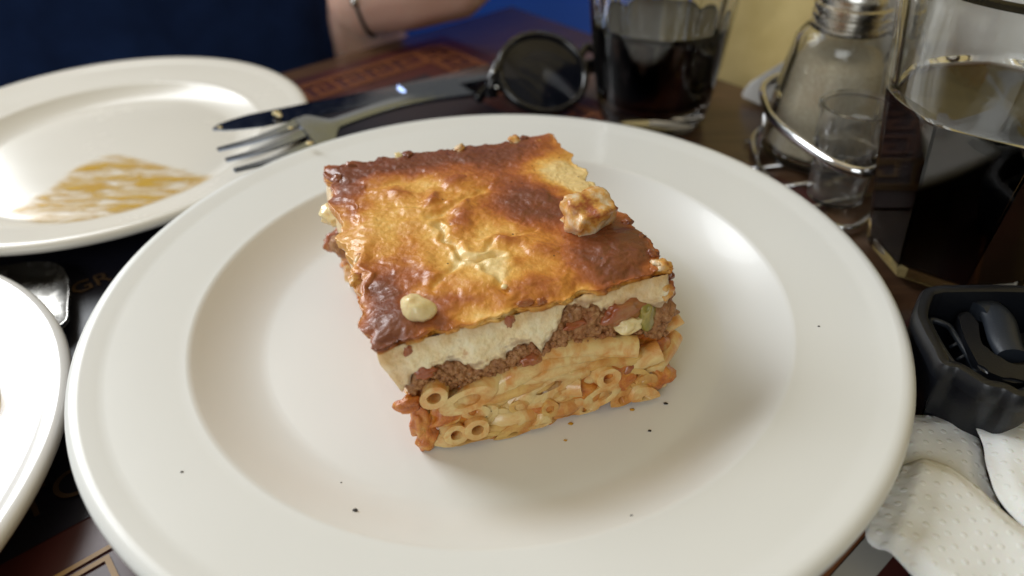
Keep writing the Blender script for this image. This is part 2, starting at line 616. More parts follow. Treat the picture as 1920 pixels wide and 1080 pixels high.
pm = placemat(0.085, 0.60, 0.022, 0.336, 'maroon paper placemat with Greek key border under the sauce-smeared plates')
pm2 = placemat(0.10, 0.60, 0.40, 0.72, 'maroon paper placemat with Greek key border reaching under the embossed napkin')
bm = bmesh.new()
for a, b, w, l, mt in ((0.262, 0.408, 0.30, 0.006, 0),):
    bm.faces.new([bm.verts.new(tp(x, y, 0.0022)) for x, y in ((0.205, 0.4385), (0.262, 0.4385), (0.262, 0.4465), (0.205, 0.4465))])
bm_obj('printed_stripe', bm, M['mat_grey'], pm2, False)


def lettering(text, a, b, size, rot, mt, parent):
    cu = bpy.data.curves.new('printed_letters', 'FONT')
    cu.body = text
    cu.size = size
    cu.align_x = 'CENTER'
    o = bpy.data.objects.new('printed_letters', cu)
    dg = bpy.context.evaluated_depsgraph_get()
    COL.objects.link(o)
    dg.update()
    me = bpy.data.meshes.new_from_object(o.evaluated_get(dg))
    bpy.data.objects.remove(o)
    p = tp(a, b, 0.0021)
    me.transform(Matrix.Translation(Vector(p)) @ Matrix.Rotation(rot, 4, 'Z'))
    me.materials.clear()
    return link_mesh('printed_letters', me, M[mt], parent, False)


ang = math.atan2(-E1[1], -E1[0])
lettering('TO', 0.4120, 0.274, 0.017, ang, 'mat_faint', pm)
lettering('GR', 0.372, 0.168, 0.012, ang, 'mat_faint', pm)


# ------------------------------------------------------------------ plates
def plate_profile(Rr, zr, Rs, zs, Rw, zw, foot, lip=0.0035):
    pts = [(0, zw), (Rw * 0.5, zw), (Rw * 0.9, zw + 0.0002)]
    for k in range(1, 12):                    # wall of the well
        s = k / 12
        pts.append((Rw * 0.9 + (Rs - Rw * 0.9) * s, zw + (zs - zw) * (s ** 1.75)))
    for k in range(0, 8):                     # shoulder, softly rounded
        s = k / 7
        pts.append((Rs + 0.0026 * s, zs + 0.0011 * (1 - (1 - s) ** 2)))
    r0, z0 = pts[-1]
    for k in range(1, 10):
        s = k / 10
        pts.append((r0 + (Rr - 0.006 - r0) * s, z0 + (zr - 0.0008 - z0) * s))
    for k in range(0, 9):                     # thick rolled lip
        a = math.pi * (0.62 - 1.25 * k / 8)
        pts.append((Rr - lip + lip * math.cos(a), zr - lip * 0.62 + lip * 0.72 * math.sin(a)))
    r1, z1 = pts[-1]
    for k in range(1, 12):
        s = k / 12
        pts.append((r1 + (Rs - 0.004 - r1) * s, z1 + (zs - 0.0065 - z1) * s))
    pts += [(Rw * 0.98, zw - 0.0015), (foot + 0.004, 0.0032), (foot + 0.002, 0.0004), (foot, 0.0001),
            (foot - 0.004, 0.0002), (foot - 0.006, 0.0030), (0, 0.0034)]
    return pts


MATZ = 0.0022
def plate(center, zr, prof, label, mt):
    root = lathe('plate', [(r, z + MATZ) for r, z in prof], 160, center, mt, None)
    return props(root, label, 'plate')


WZ = 0.0075 + MATZ                        # floor of the main plate's well
main_prof = plate_profile(0.140, 0.0245, 0.1035, 0.0188, 0.090, 0.0075, 0.066)
plate((0, 0), 0.0245, main_prof, 'large white rimmed plate holding the slice of pastitsio', M['porcelain'])
FPC, FPR = (-0.203, 0.143), 0.106
far_prof = plate_profile(0.106, 0.0185, 0.078, 0.0115, 0.070, 0.0055, 0.052)
plate(FPC, 0.0185, far_prof, 'small white plate smeared with orange sauce, under the fork tines', M['porcelain2'])
NPC = (-0.2505, -0.083)
near_prof = plate_profile(0.122, 0.0165, 0.098, 0.0105, 0.090, 0.0050, 0.070)
plate(NPC, 0.0165, near_prof, 'glossy white plate with brown broth residue, catching the window glare', M['porcelain3'])


def plate_z(prof, r):
    pr = []
    for p in prof:
        if pr and p[0] <= pr[-1][0]: break
        pr.append(p)
    return float(np.interp(r, [p[0] for p in pr], [p[1] for p in pr])) + MATZ


def film_on_plate(name, pxpts, center, prof, zguess, matl, label, cat, step=0.0016, inner=0.012):
    poly = [atz(x, y, zguess)[:2] for x, y in pxpts]
    P = np.array(smooth_path(poly, 6, True))
    mn, mx = P.min(0), P.max(0)

    def inside(q):
        c = False
        j = len(P) - 1
        for i in range(len(P)):
            if (P[i][1] > q[1]) != (P[j][1] > q[1]) and q[0] < (P[j][0] - P[i][0]) * (q[1] - P[i][1]) / (P[j][1] - P[i][1]) + P[i][0]:
                c = not c
            j = i
        return c
    nx, ny = int((mx[0] - mn[0]) / step) + 2, int((mx[1] - mn[1]) / step) + 2
    V, F, cov, idx = [], [], [], {}
    for i in range(nx):
        for j in range(ny):
            q = mn + np.array([i, j]) * step
            if inside(q):
                r = math.hypot(q[0] - center[0], q[1] - center[1])
                if r > prof_max(prof) - 0.008: continue
                d = np.sqrt(((P - q) ** 2).sum(1)).min()
                idx[i, j] = len(V)
                V.append((q[0], q[1], plate_z(prof, r) + 0.0003))
                cov.append(sstep(0, inner, d))
    for (i, j), k in idx.items():
        q = [(i, j), (i + 1, j), (i + 1, j + 1), (i, j + 1)]
        if all(x in idx for x in q): F.append([idx[x] for x in q])
    o = mesh_obj(name, V, F, matl, None, True, None, {'cover': cov})
    return props(o, label, cat)


def prof_max(prof): return max(p[0] for p in prof)


film_on_plate('sauce_smear', [(5, 398), (80, 355), (140, 310), (210, 285), (270, 295), (330, 310), (405, 330), (395, 350), (330, 370), (250, 400), (190, 418), (120, 428), (50, 418)],
              FPC, far_prof, 0.0085, M['smear'], 'orange oily sauce streaks wiped across the small plate', 'sauce', 0.0012, 0.006)
film_on_plate('broth_puddle', [(-60, 745), (20, 748), (45, 775), (30, 810), (-10, 840), (-80, 850)], NPC, near_prof, 0.0075, M['broth'],
              'thin brown broth left in the glossy plate', 'broth', 0.0012, 0.005)

# ------------------------------------------------------------------ the slice of pastitsio
ZT = 0.0565
BOT = {'fl': atz(822, 846, WZ), 'fr': atz(1256, 738, WZ), 'bl': atz(626, 488, WZ)}
BOT['br'] = BOT['bl'] + BOT['fr'] - BOT['fl'] + np.array([0.004, -0.004, 0])
TOP = {'fl': atz(694, 648, ZT - 0.004), 'fr': atz(1262, 497, ZT - 0.001), 'br': atz(1032, 246, ZT), 'bl': atz(606, 306, ZT - 0.001)}


def BP(u, v, w):
    b = (BOT['fl'] * (1 - u) + BOT['fr'] * u) * (1 - v) + (BOT['bl'] * (1 - u) + BOT['br'] * u) * v
    t_ = (TOP['fl'] * (1 - u) + TOP['fr'] * u) * (1 - v) + (TOP['bl'] * (1 - u) + TOP['br'] * u) * v
    return b * (1 - w) + t_ * w


def solve2(fun, target_px, guess):
    """find params so that fun(params) lies on the ray through the pixel."""
    d = ray(*target_px)
    d = d / np.linalg.norm(d)
    q = np.array(guess, float)

    def res(q):
        v = fun(*q) - CAM
        return v - d * np.dot(v, d)
    for _ in range(12):
        r = res(q)
        J = np.stack([(res(q + e) - r) / 1e-4 for e in (np.array([1e-4, 0]), np.array([0, 1e-4]))], 1)
        q = q - np.linalg.lstsq(J, r, rcond=None)[0]
    return q


def front_uw(px, py, v=0.0): return solve2(lambda u, w: BP(u, v, w), (px, py), (0.5, 0.5))
def top_uv(px, py): return solve2(lambda u, v: BP(u, v, 1.0), (px, py), (0.5, 0.5))


def curve_w(pts):
    q = sorted([tuple(front_uw(*p)) for p in pts])
    xs, ys = [a for a, _ in q], [b for _, b in q]
    return lambda u: float(np.interp(u, xs, ys))


w_crust = curve_w([(704, 660), (732, 645), (782, 632), (834, 607), (884, 593), (929, 585), (977, 574), (1049, 558), (1090, 540), (1154, 520), (1201, 508), (1255, 500)])
w_mtop = curve_w([(752, 735), (787, 692), (807, 684), (846, 671), (890, 682), (921, 679), (934, 669), (960, 646), (995, 635), (1015, 652), (1043, 612), (1058, 580), (1080, 560), (1110, 566), (1148, 578), (1198, 572), (1240, 562)])
w_mbot = curve_w([(758, 752), (807, 722), (846, 732), (884, 721), (926, 707), (969, 692), (1015, 675), (1049, 658), (1110, 642), (1154, 635), (1200, 626), (1240, 636)])


def boxgrid(nu, nv, nw):
    idx, P, F = {}, [], []

    def vid(i, j, k):
        key = (i, j, k)
        if key not in idx:
            idx[key] = len(P)
            P.append((i / nu, j / nv, k / nw))
        return idx[key]
    for i in range(nu):
        for j in range(nv):
            F.append([vid(i, j, nw), vid(i + 1, j, nw), vid(i + 1, j + 1, nw), vid(i, j + 1, nw)])
            F.append([vid(i, j, 0), vid(i, j + 1, 0), vid(i + 1, j + 1, 0), vid(i + 1, j, 0)])
    for i in range(nu):
        for k in range(nw):
            F.append([vid(i, 0, k), vid(i + 1, 0, k), vid(i + 1, 0, k + 1), vid(i, 0, k + 1)])
            F.append([vid(i, nv, k), vid(i, nv, k + 1), vid(i + 1, nv, k + 1), vid(i + 1, nv, k)])
    for j in range(nv):
        for k in range(nw):
            F.append([vid(0, j, k), vid(0, j, k + 1), vid(0, j + 1, k + 1), vid(0, j + 1, k)])
            F.append([vid(nu, j, k), vid(nu, j + 1, k), vid(nu, j + 1, k + 1), vid(nu, j, k + 1)])
    return P, F


def normals(V, F):
    V = np.asarray(V)
    F4 = np.asarray(F)
    n = np.cross(V[F4[:, 2]] - V[F4[:, 0]], V[F4[:, 3]] - V[F4[:, 1]])
    N = np.zeros_like(V)
    for k in range(4): np.add.at(N, F4[:, k], n)
    return N / (np.linalg.norm(N, axis=1, keepdims=True) + 1e-12)


base_c = BP(0.5, 0.5, 0.0)
slice_root = empty('pastitsio_slice', tuple(base_c), 'thick slice of baked pastitsio with browned crust, bechamel, mince and pasta tubes', 'pastitsio')

# ---- crust: browning, ridges and cracks placed on its top
UL, VL = 0.088, 0.098           # metres per unit u, v


def blob_list(L):
    out = []
    for px, py, rx, ry, amp in L:
        u, v = top_uv(px, py)
        u2, v2 = top_uv(px + rx, py)
        u3, v3 = top_uv(px, py - ry)
        ax = np.array([(u2 - u) * UL, (v2 - v) * VL])
        ay = np.array([(u3 - u) * UL, (v3 - v) * VL])
        out.append((np.array([u * UL, v * VL]), np.linalg.inv(np.stack([ax, ay], 1)), amp))
    return out


BROWN = blob_list([
    (640, 322, 60, 26, .55), (710, 302, 70, 26, .55), (800, 284, 80, 26, .55), (890, 268, 80, 26, .6), (980, 268, 60, 30, .55),
    (900, 300, 70, 20, .35), (770, 310, 60, 18, .3),
    (960, 335, 60, 30, .45), (1000, 365, 55, 26, .55), (1045, 395, 50, 30, .55), (940, 385, 45, 22, .35), (985, 405, 40, 22, .35),
    (1150, 470, 55, 34, .65), (1200, 478, 40, 28, .6), (1100, 465, 50, 30, .45), (1130, 505, 60, 20, .4), (1170, 425, 50, 34, .5), (1100, 415, 50, 28, .35),
    (735, 525, 40, 34, .55), (712, 560, 30, 34, .45), (742, 600, 50, 26, .6), (800, 590, 60, 20, .45), (720, 632, 34, 20, .5), (835, 560, 40, 20, .35), (690, 520, 22, 40, .2),
    (715, 650, 26, 14, .5), (765, 632, 34, 12, .38), (825, 606, 24, 8, .12), (985, 562, 22, 8, .2), (900, 582, 60, 10, -.22), (1060, 540, 40, 9, -.05), (1125, 522, 30, 10, .15), (1185, 505, 30, 10, .3), (1235, 490, 24, 12, -.1),
    (650, 345, 30, 26, .4), (668, 392, 26, 28, .3), (640, 370, 20, 20, .2),
    (866, 415, 22, 26, .45), (750, 362, 24, 10, .32), (850, 342, 30, 12, .40), (815, 378, 18, 12, .35), (948, 450, 26, 10, .38), (770, 470, 20, 26, .2),
    (965, 492, 24, 10, .22), (1018, 470, 26, 12, .25), (1010, 530, 44, 16, .36), (905, 560, 34, 14, .22), (800, 520, 30, 14, .25), (960, 545, 34, 10, .2),
    (1040, 325, 58, 26, -.62), (1085, 350, 26, 18, -.35), (870, 488, 30, 14, -.38), (925, 488, 30, 18, -.42), (935, 520, 36, 12, -.25), (800, 345, 60, 10, -.18),
    (830, 430, 26, 16, -.25), (720, 420, 40, 20, -.12), (905, 440, 30, 16, -.18), (960, 425, 30, 12, -.15), (1110, 335, 30, 20, -.2)])
BUMP = blob_list([
    (866, 412, 20, 34, .0020), (816, 378, 20, 13, .0026), (750, 362, 26, 12, .0016), (850, 344, 30, 13, .0016), (945, 452, 40, 9, .0018),
    (800, 500, 20, 30, .0010), (960, 492, 32, 10, .0010), (1015, 470, 32, 13, .0010), (905, 405, 20, 12, .0008), (900, 530, 40, 16, .0012),
    (684, 482, 12, 30, .0012), (682, 525, 10, 26, .0010), (740, 600, 40, 30, .0014), (1010, 530, 50, 16, .0012), (830, 520, 30, 10, .0012),
    (700, 420, 24, 26, .0008), (1000, 380, 60, 36, .0010), (1150, 465, 50, 36, .0012), (780, 420, 30, 10, .0008), (770, 395, 36, 8, .0008)])
CRACKS = []
for line, dep, wid in (([(820, 424), (840, 450), (853, 462), (864, 480), (898, 492), (930, 478)], .0022, .0012),
                       ([(866, 486), (845, 510), (812, 540)], .0012, .0013), ([(902, 492), (930, 515), (945, 545)], .0011, .0013),
                       ([(800, 410), (838, 400), (870, 372), (915, 350)], .0012, .0010), ([(905, 470), (935, 448), (1000, 432)], .0010, .0010),
                       ([(690, 352), (745, 342), (820, 330)], .0007, .0014), ([(735, 385), (790, 392), (832, 386)], .0008, .0010)):
    q = [np.array(top_uv(*p)) * (UL, VL) for p in line]
    CRACKS.append((q, dep, wid))


def crust_fields(uv):
    """browning and height for an array of (u, v)"""
    p = uv * (UL, VL)
    wob = np.array([(nz((a, b, 0.3), 190), nz((a, b, 4.3), 190)) for a, b in p]) * 0.0022
    q = p + wob
    br_, h, cr = np.full(len(p), 0.28), np.zeros(len(p)), np.zeros(len(p))
    for L, tgt, k in ((BROWN, br_, 0.85), (BUMP, h, 1.0)):
        for c, inv, a in L:
            e = (q - c) @ inv.T
            tgt += (0.92 if tgt is br_ else 1.0) * a * np.exp(-(e * e).sum(1) * k)
    for pts, dep, wid in CRACKS:
        d = np.full(len(p), 1.0)
        for a, b in zip(pts, pts[1:]):
            s_ = np.clip(((q - a) @ (b - a)) / np.dot(b - a, b - a), 0, 1)
            d = np.minimum(d, np.linalg.norm(q - a - s_[:, None] * (b - a), axis=1))
        k = np.exp(-(d / wid) ** 2)
        h += 0.45 * -dep * k + 0.22 * dep * np.exp(-((d - 2.2 * wid) / wid) ** 2)
        cr = np.maximum(cr, k * dep / .0022)
    return br_ - 0.26 * cr, h


P, F = boxgrid(230, 230, 12)
V, brown = [], []
Pa = np.array(P)
need = (Pa[:, 2] > 0.01) | (Pa[:, 0] == 0) | (Pa[:, 0] == 1) | (Pa[:, 1] == 0) | (Pa[:, 1] == 1)
CB, CH = np.full(len(Pa), 0.3), np.zeros(len(Pa))
CB[need], CH[need] = crust_fields(Pa[need, :2])
for i_, (u, v, w) in enumerate(P):
    lip = min(w_crust(u), 0.948) if v < 0.5 else 0.90
    e = 0.90
    blend = sstep(0.0, 0.35, v)
    w0 = lip * (1 - blend) + e * blend if v < 1 else e
    ragged = 0.020 * nz((u * 9, v * 9, 1.7), 1.0) + 0.006 * nz((u * 30, v * 30, 2.2), 1.0)
    if w < 1e-6: w0 += ragged if (u in (0.0, 1.0) or v in (0.0, 1.0)) else -0.02
    # crumbling outline
    jag = 0.0035 * nz((u * 14, v * 14, 7.1), 1.0) + 0.0008 * nz((u * 45, v * 45, 3.1), 1.0)
    edge = 0.0
    uu, vv = u, v
    du = min(u, 1 - u) * UL
    dv = min(v, 1 - v) * VL
    if du < 0.02: uu += (jag if u < 0.5 else -jag) * (1 - du / 0.02) / UL
    if dv < 0.02: vv += (jag if v < 0.5 else -jag) * 0.8 * (1 - dv / 0.02) / VL
    if v == 0.0: vv += 0.009 * (1 - w) ** 1.3
    p = BP(uu, vv, w0 + (1 - w0) * w)
    b_, h = CB[i_], CH[i_]
    if w > 0.01:
        d = min(du, dv)
        p[2] -= (0.0011 if v < 0.5 else 0.0014) * (1 - sstep(0, 0.012, d)) ** 2 * w
        p[2] += h * w * sstep(0, 0.004, d)
        p[2] += w * (0.0007 * fbm((u * UL, v * VL, 0.1), 75, 3) + 0.0004 * sstep(.35, .8, b_) * nz((u * UL, v * VL, .7), 260) + 0.00025 * nz((u * UL, v * VL, .9), 620))
    if v < 0.06: b_ += 0.22 * (1 - v / 0.06) * (nz((u * 13, 3.3, v * 25), 1.0) + 0.5 * nz((u * 34, 5.3, v * 60), 1.0) + 0.25)
    if v == 0.0: b_ -= 0.20 * (1 - w)
    if w < 0.6 and (u == 0 or u == 1 or v == 1): b_ = min(b_, 0.45 + 0.4 * nz((u * 20, v * 20, w * 5), 1.0))
    V.append(p)
    brown.append(max(0.0, min(1.0, b_)))
V = np.array(V)
N = normals(V, F)
for i, (u, v, w) in enumerate(P):
    if u in (0., 1.) or v in (0., 1.):
        V[i] += N[i] * (0.0006 * fbm(V[i], 240, 3) + 0.0002 * nz(V[i], 900))
crust = mesh_obj('crust', V, F, M['crust'], slice_root, True, None, {'brown': brown})


def layer(name, nu, nv, nw, ulim, vlim, wlo, whi, matl, amp, freq, amp2=0.0, freq2=1.0, attrs=None, bulge=0.0, parent=None, fields=None):
    P, F = boxgrid(nu, nv, nw)
    V, A = [], {k: [] for k in (attrs or [])}
    for (u, v, w) in P:
        U = ulim[0] + (ulim[1] - ulim[0]) * u
        Vv = vlim[0] + (vlim[1] - vlim[0]) * v
        a, b = wlo(U, Vv), whi(U, Vv)
        W = a + (b - a) * w
        V.append(BP(U, Vv, W))
        if fields:
            for k, val in fields(U, Vv, W, w).items(): A[k].append(val)
    V = np.array(V)
    N = normals(V, F)
    for i, (u, v, w) in enumerate(P):
        d = amp * fbm(V[i], freq, 4) + (amp2 * nz(V[i], freq2) if amp2 else 0) + bulge * 4 * w * (1 - w)
        V[i] += N[i] * d
        V[i][2] = max(V[i][2], WZ + 0.0004)
    return mesh_obj(name, V, F, matl, parent or slice_root, True, None, A if fields else None)


def cream_fields(U, Vv, W, w):
    top = min(w_crust(U), 0.95)
    g = sstep(top - 0.15, top + 0.0, W) * (0.62 + 0.25 * sstep(0.6, 0.95, U)) * 0.9
    g = max(g, 0.45 * sstep(0.12, 0.0, U))
    g = max(g, 0.5 * sstep(0.72, 0.8, U) * sstep(0.97, 0.9, U) * sstep(0.66, 0.74, W))
    mm = 0.75 * sstep(0.03, -0.05, W - w_mtop(U) + 0.06 * nz((U * 22, W * 24, 1.0), 1.0) + 0.04 * nz((U * 60, W * 50, 3.0), 1.0)) if Vv < 0.2 else 0.0
    return {'gold': g, 'meatmix': mm * 0.9}


layer('bechamel_layer', 240, 60, 44, (0.006, 0.985), (0.006, 0.97),
      lambda u, v: w_mtop(u) - 0.035 + 0.045 * nz((u * 26, 1.1, 0.4), 1.0) + 0.03 * nz((u * 70, 2.1, 0.4), 1.0), lambda u, v: min(w_crust(u) + 0.01, 0.952) * (1 - sstep(0, .02, v)) + 0.88 * sstep(0, .02, v), M['cream'],
      0.0007, 150, 0.0002, 520, ['gold', 'meatmix'], 0.0008, None, cream_fields)
layer('mince_layer', 260, 70, 26, (0.035, 0.99), (0.020, 0.98), lambda u, v: w_mbot(u) - 0.035, lambda u, v: w_mtop(u) - 0.03,
      M['meat'], 0.0013, 300, 0.0007, 900, None, 0.0010)
layer('sauce_core', 200, 90, 50, (0.03, 0.955), (0.034, 0.97), lambda u, v: 0.0, lambda u, v: w_mbot(u) - 0.01,
      M['sauce'], 0.0028, 150, 0.0010, 480)

# ---- pasta tubes
_fn = np.cross(BOT['fr'] - BOT['fl'], TOP['fl'] - BOT['fl'])
FN = _fn / np.linalg.norm(_fn)
if FN[1] > 0: FN = -FN                         # outward, towards the diner
FVL = 0.098


def fp(px, py, depth=0.0):
    u, w = front_uw(px, py)
    return BP(u, 0, w) - FN * depth


def penne(path, r=0.0042, hole=0.52, cutp=None, cutn=None, mt='pasta_a', n=18, squash=1.0, bend=5, fill=True):
    r = r * 0.87
    pts = smooth_path(path, bend) if len(path) > 2 else [np.array(path[0]) + (np.array(path[1]) - np.array(path[0])) * k / 6 for k in range(7)]
    bm = bmesh.new()
    ro = [(r * (1 + 0.06 * math.sin(3.1 * i)), r * squash * (1 + 0.05 * math.cos(2.3 * i))) for i in range(len(pts))]
    ri = [(a * hole, b * hole) for a, b in ro]
    A = add_tube(bm, pts, ro, n, cap=False)
    B = add_tube(bm, pts, ri, n, cap=False)
    for rowA, rowB in ((A[0], B[0]), (A[-1], B[-1])):
        for k in range(n):
            bm.faces.new((rowA[k], rowA[(k + 1) % n], rowB[(k + 1) % n], rowB[k]))
    if cutp is not None:
        res = bmesh.ops.bisect_plane(bm, geom=bm.verts[:] + bm.edges[:] + bm.faces[:], plane_co=Vector(cutp), plane_no=Vector(cutn),
                                     clear_outer=True, dist=1e-6)
        ed = [g for g in res['geom_cut'] if isinstance(g, bmesh.types.BMEdge)]
        if ed:
            try:
                bmesh.ops.triangle_fill(bm, edges=ed, use_beauty=True, normal=Vector(cutn))
            except Exception:
                pass
    zmin = WZ + random.uniform(0.0006, 0.0024)
    for v in bm.verts:
        d = 0.00035 * MN.noise(v.co * 420)
        v.co += Vector((d, -d, d))
        if v.co.z < zmin: v.co.z = zmin + (v.co.z - zmin) * 0.05
    if not bm.verts:
        bm.free()
        return None
    return bm_obj('penne', bm, M[mt], slice_root, True, 42)


EU = (BOT['fr'] - BOT['fl']) / np.linalg.norm(BOT['fr'] - BOT['fl'])
EW = np.cross(EU, FN)
if EW[2] < 0: EW = -EW


def ring_end(px, py, du=0.0, dw=0.0, r=0.0042, out=0.0, mt='pasta_a', hole=0.5, L=0.024, tilt=(0, 0)):
    c = fp(px, py)
    d = -FN + EU * du + EW * dw
    d = d / np.linalg.norm(d)
    cn = FN + EU * tilt[0] + EW * tilt[1]
    cn = cn / np.linalg.norm(cn)
    return penne([c - d * 0.012, c + d * L], r, hole, c + FN * out, cn, mt)


def lying(pts, r=0.0042, out=0.0008, mt='pasta_a', hole=0.55, cut=False, squash=1.0):
    path = [fp(x, y, dep) for x, y, dep in pts]
    mid = path[len(path) // 2]
    q = fp(pts[len(pts) // 2][0], pts[len(pts) // 2][1])
    return penne(path, r, hole, (q + FN * out) if cut else None, FN, mt, squash=squash)


# upper row of the pasta, as cut
ring_end(815, 740, 0.35, 0.1, 0.0046, 0.0016)
ring_end(888, 742, 1.7, 0.30, 0.0050, 0.0014, hole=0.5)
lying([(830, 762, 0.0035), (880, 757, .0028), (925, 742, .0030), (960, 720, .0040)], 0.0040, 0.0016, hole=0.4)
lying([(905, 752, 0.0040), (960, 716, .0022), (1010, 693, .0026), (1070, 672, .0040)], 0.0042, 0.0012, cut=True)
lying([(925, 765, 0.0044), (985, 722, .0030), (1045, 695, .0022), (1120, 676, .0040)], 0.0042, 0.0020, hole=0.35)
lying([(965, 765, 0.0040), (1010, 735, .0016), (1050, 714, .0014), (1100, 700, .0040)], 0.0045, 0.0008, hole=0.6, cut=True)
lying([(985, 770, 0.006), (1030, 748, .0034), (1065, 732, .0024), (1092, 722, .0000)], 0.0042, 0.0030, hole=0.5)
lying([(1010, 682, 0.004), (1070, 664, .0026), (1130, 655, .0020), (1192, 648, -.0005)], 0.0042, 0.0044, 'pasta_a', 0.58)
lying([(1060, 690, 0.006), (1110, 682, .0040), (1160, 680, .0030), (1200, 680, .0050)], 0.0040, 0.0018, 'pasta_b')
ring_end(1131, 702, -0.35, 0.05, 0.0044, 0.0026)
ring_end(1140, 728, 1.5, 0.5, 0.0042, 0.0020)
for L_, mt_ in (([(845, 772, .0030), (930, 748, .0022), (1000, 722, .0018), (1075, 690, .0030)], 'pasta_b'),
                ([(960, 712, .0022), (1030, 684, .0016), (1100, 668, .0016), (1165, 664, .0030)], 'pasta_a'),
                ([(935, 778, .0034), (1000, 760, .0022), (1060, 742, .0022), (1110, 716, .0030)], 'pasta_a'),
                ([(1090, 690, .0030), (1140, 684, .0018), (1190, 676, .0018), (1225, 668, .0030)], 'pasta_b'),
                ([(865, 826, .0030), (930, 806, .0018), (990, 792, .0018), (1040, 776, .0030)], 'pasta_b'),
                ([(1030, 776, .0030), (1080, 758, .0018), (1120, 742, .0018), (1150, 730, .0030)], 'pasta_a')):
    lying(L_, 0.0033, 0.0, mt_, 0.5)
# lower row
ring_end(893, 797, 0.1, 0.1, 0.0045, 0.0022)
ring_end(852, 811, -0.25, 0.1, 0.0043, 0.0014)
lying([(900, 812, 0.006), (945, 792, .0030), (985, 780, .0024), (1020, 768, .0050)], 0.0046, 0.0030, hole=0.3)
ring_end(918, 822, 1.6, 0.25, 0.0040, 0.0012, 'pasta_b')
ring_end(968, 806, 1.2, 0.5, 0.0046, 0.0014, 'pasta_b', 0.3)
ring_end(1014, 800, 0.5, 1.3, 0.0042, 0.0012)
lying([(822, 832, 0.004), (850, 838, .0028), (885, 838, .0030), (915, 835, .005)], 0.0040, 0.0018, 'pasta_a', 0.3)
lying([(1020, 785, 0.006), (1050, 770, .003), (1080, 760, .003), (1110, 748, .006)], 0.0046, 0.0020, 'pasta_b', 0.35)
lying([(1050, 752, 0.006), (1080, 738, .004), (1112, 728, .004)], 0.0042, 0.0010, 'pasta_b')
ring_end(1165, 742, 0.2, 0.9, 0.0046, 0.0010, 'pasta_b', 0.3)
ring_end(1200, 738, -0.6, 0.4, 0.0050, 0.0020, 'pasta_a', 0.25)
ring_end(1190, 706, -0.8, 0.6, 0.0044, 0.0010, 'pasta_b')
lying([(775, 764, 0.004), (790, 774, .0024), (800, 790, .0022), (806, 812, .0035)], 0.0022, 0.0010, 'pasta_a', 0.3)
ring_end(835, 788, 0.6, 0.2, 0.0036, -0.0012, 'pasta_b')
ring_end(950, 765, 0.8, 0.4, 0.0036, -0.0010, 'pasta_b')


# more small cut tubes packed between them
for _ in range(22):
    u_, w_ = random.uniform(0.06, 0.95), random.uniform(0.03, 0.40)
    if w_ > w_mbot(u_) - 0.07: continue
    c_ = BP(u_, 0, w_)
    d_ = -FN + EU * random.uniform(-1.5, 1.5) + EW * random.uniform(-.3, .5)
    d_ = d_ / np.linalg.norm(d_)
    penne([c_ - d_ * 0.010, c_ + d_ * 0.018], random.uniform(.0029, .0036), 0.5, c_ - FN * random.uniform(-.0012, .0012), FN, random.choice(('pasta_a', 'pasta_b', 'pasta_b')))


# wall-side face: tubes poking out of the side, in block coordinates
def side_tube(a, b, r=0.0042, mt='pasta_b', hole=0.5, c=None, squash=1.0):
    path = [BP(*a), BP(*b)] if c is None else [BP(*a), BP(*c), BP(*b)]
    return penne(path, r, hole, None, None, mt, squash=squash)


side_tube((0.90, 0.10, 0.34), (1.10, 0.09, 0.44), 0.0036, 'pasta_a', 0.3, (1.0, 0.09, 0.37), 0.7)
side_tube((0.80, 0.03, 0.27), (0.96, 0.01, 0.36), 0.0042, 'pasta_a', 0.5)
side_tube((0.86, 0.05, 0.12), (1.03, 0.10, 0.20), 0.0048, 'pasta_b', 0.3)
side_tube((0.84, 0.03, 0.06), (0.99, 0.04, 0.09), 0.0046, 'pasta_a', 0.35)
side_tube((0.88, 0.15, 0.14), (1.05, 0.20, 0.22), 0.0046, 'pasta_b', 0.4)
side_tube((0.86, 0.12, 0.24), (1.03, 0.14, 0.32), 0.0042, 'pasta_b', 0.4)
for v_ in (0.30, 0.42, 0.55, 0.68, 0.80, 0.92):
    for w_ in (0.10, 0.25):
        side_tube((0.82, v_, w_), (0.985 + random.uniform(-.01, .02), v_ + random.uniform(-.05, .05), w_ + random.uniform(0, .06)), 0.0042,
                  random.choice(('pasta_a', 'pasta_b')))
# window-side and far faces
for v_ in (0.24, 0.36, 0.5, 0.64, 0.78, 0.9):
    for w_ in (0.08, 0.24):
        side_tube((0.18, v_, w_), (0.012 + random.uniform(-.012, .012), v_ + random.uniform(-.06, .06), w_ + random.uniform(-.02, .05)), 0.0042,
                  random.choice(('pasta_a', 'pasta_b')))
for u_ in (0.12, 0.28, 0.44, 0.6, 0.76, 0.9):
    for w_ in (0.10, 0.25):
        side_tube((u_, 0.85, w_), (u_ + random.uniform(-.05, .05), 0.985, w_ + random.uniform(-.02, .05)), 0.0042, random.choice(('pasta_a', 'pasta_b')))


# ---- small lumps
def lump(name, c, size, matl, seed, rough=0.35, freq=1.6, sub=4, rot=(0, 0, 0), parent=slice_root, pinch=None):
    bm = bmesh.new()
    bmesh.ops.create_icosphere(bm, subdivisions=sub, radius=1.0)
    for v in bm.verts:
        d = v.co.normalized()
        k = 1 + rough * MN.noise(d * freq + Vector((seed * 3.1, seed, 0))) + rough * 0.18 * MN.noise(d * freq * 3 + Vector((seed, 0, 5)))
        co = d * k
        if pinch: co = Vector((co.x * (1 - pinch * co.z), co.y * (1 - pinch * co.z), co.z))
        v.co = Vector((co.x * size[0], co.y * size[1], co.z * size[2]))
    mt = Matrix.Translation(Vector(c)) @ Matrix.Rotation(rot[2], 4, 'Z') @ Matrix.Rotation(rot[0], 4, 'X')
    bmesh.ops.transform(bm, matrix=mt, verts=bm.verts)
    return bm_obj(name, bm, matl, parent)


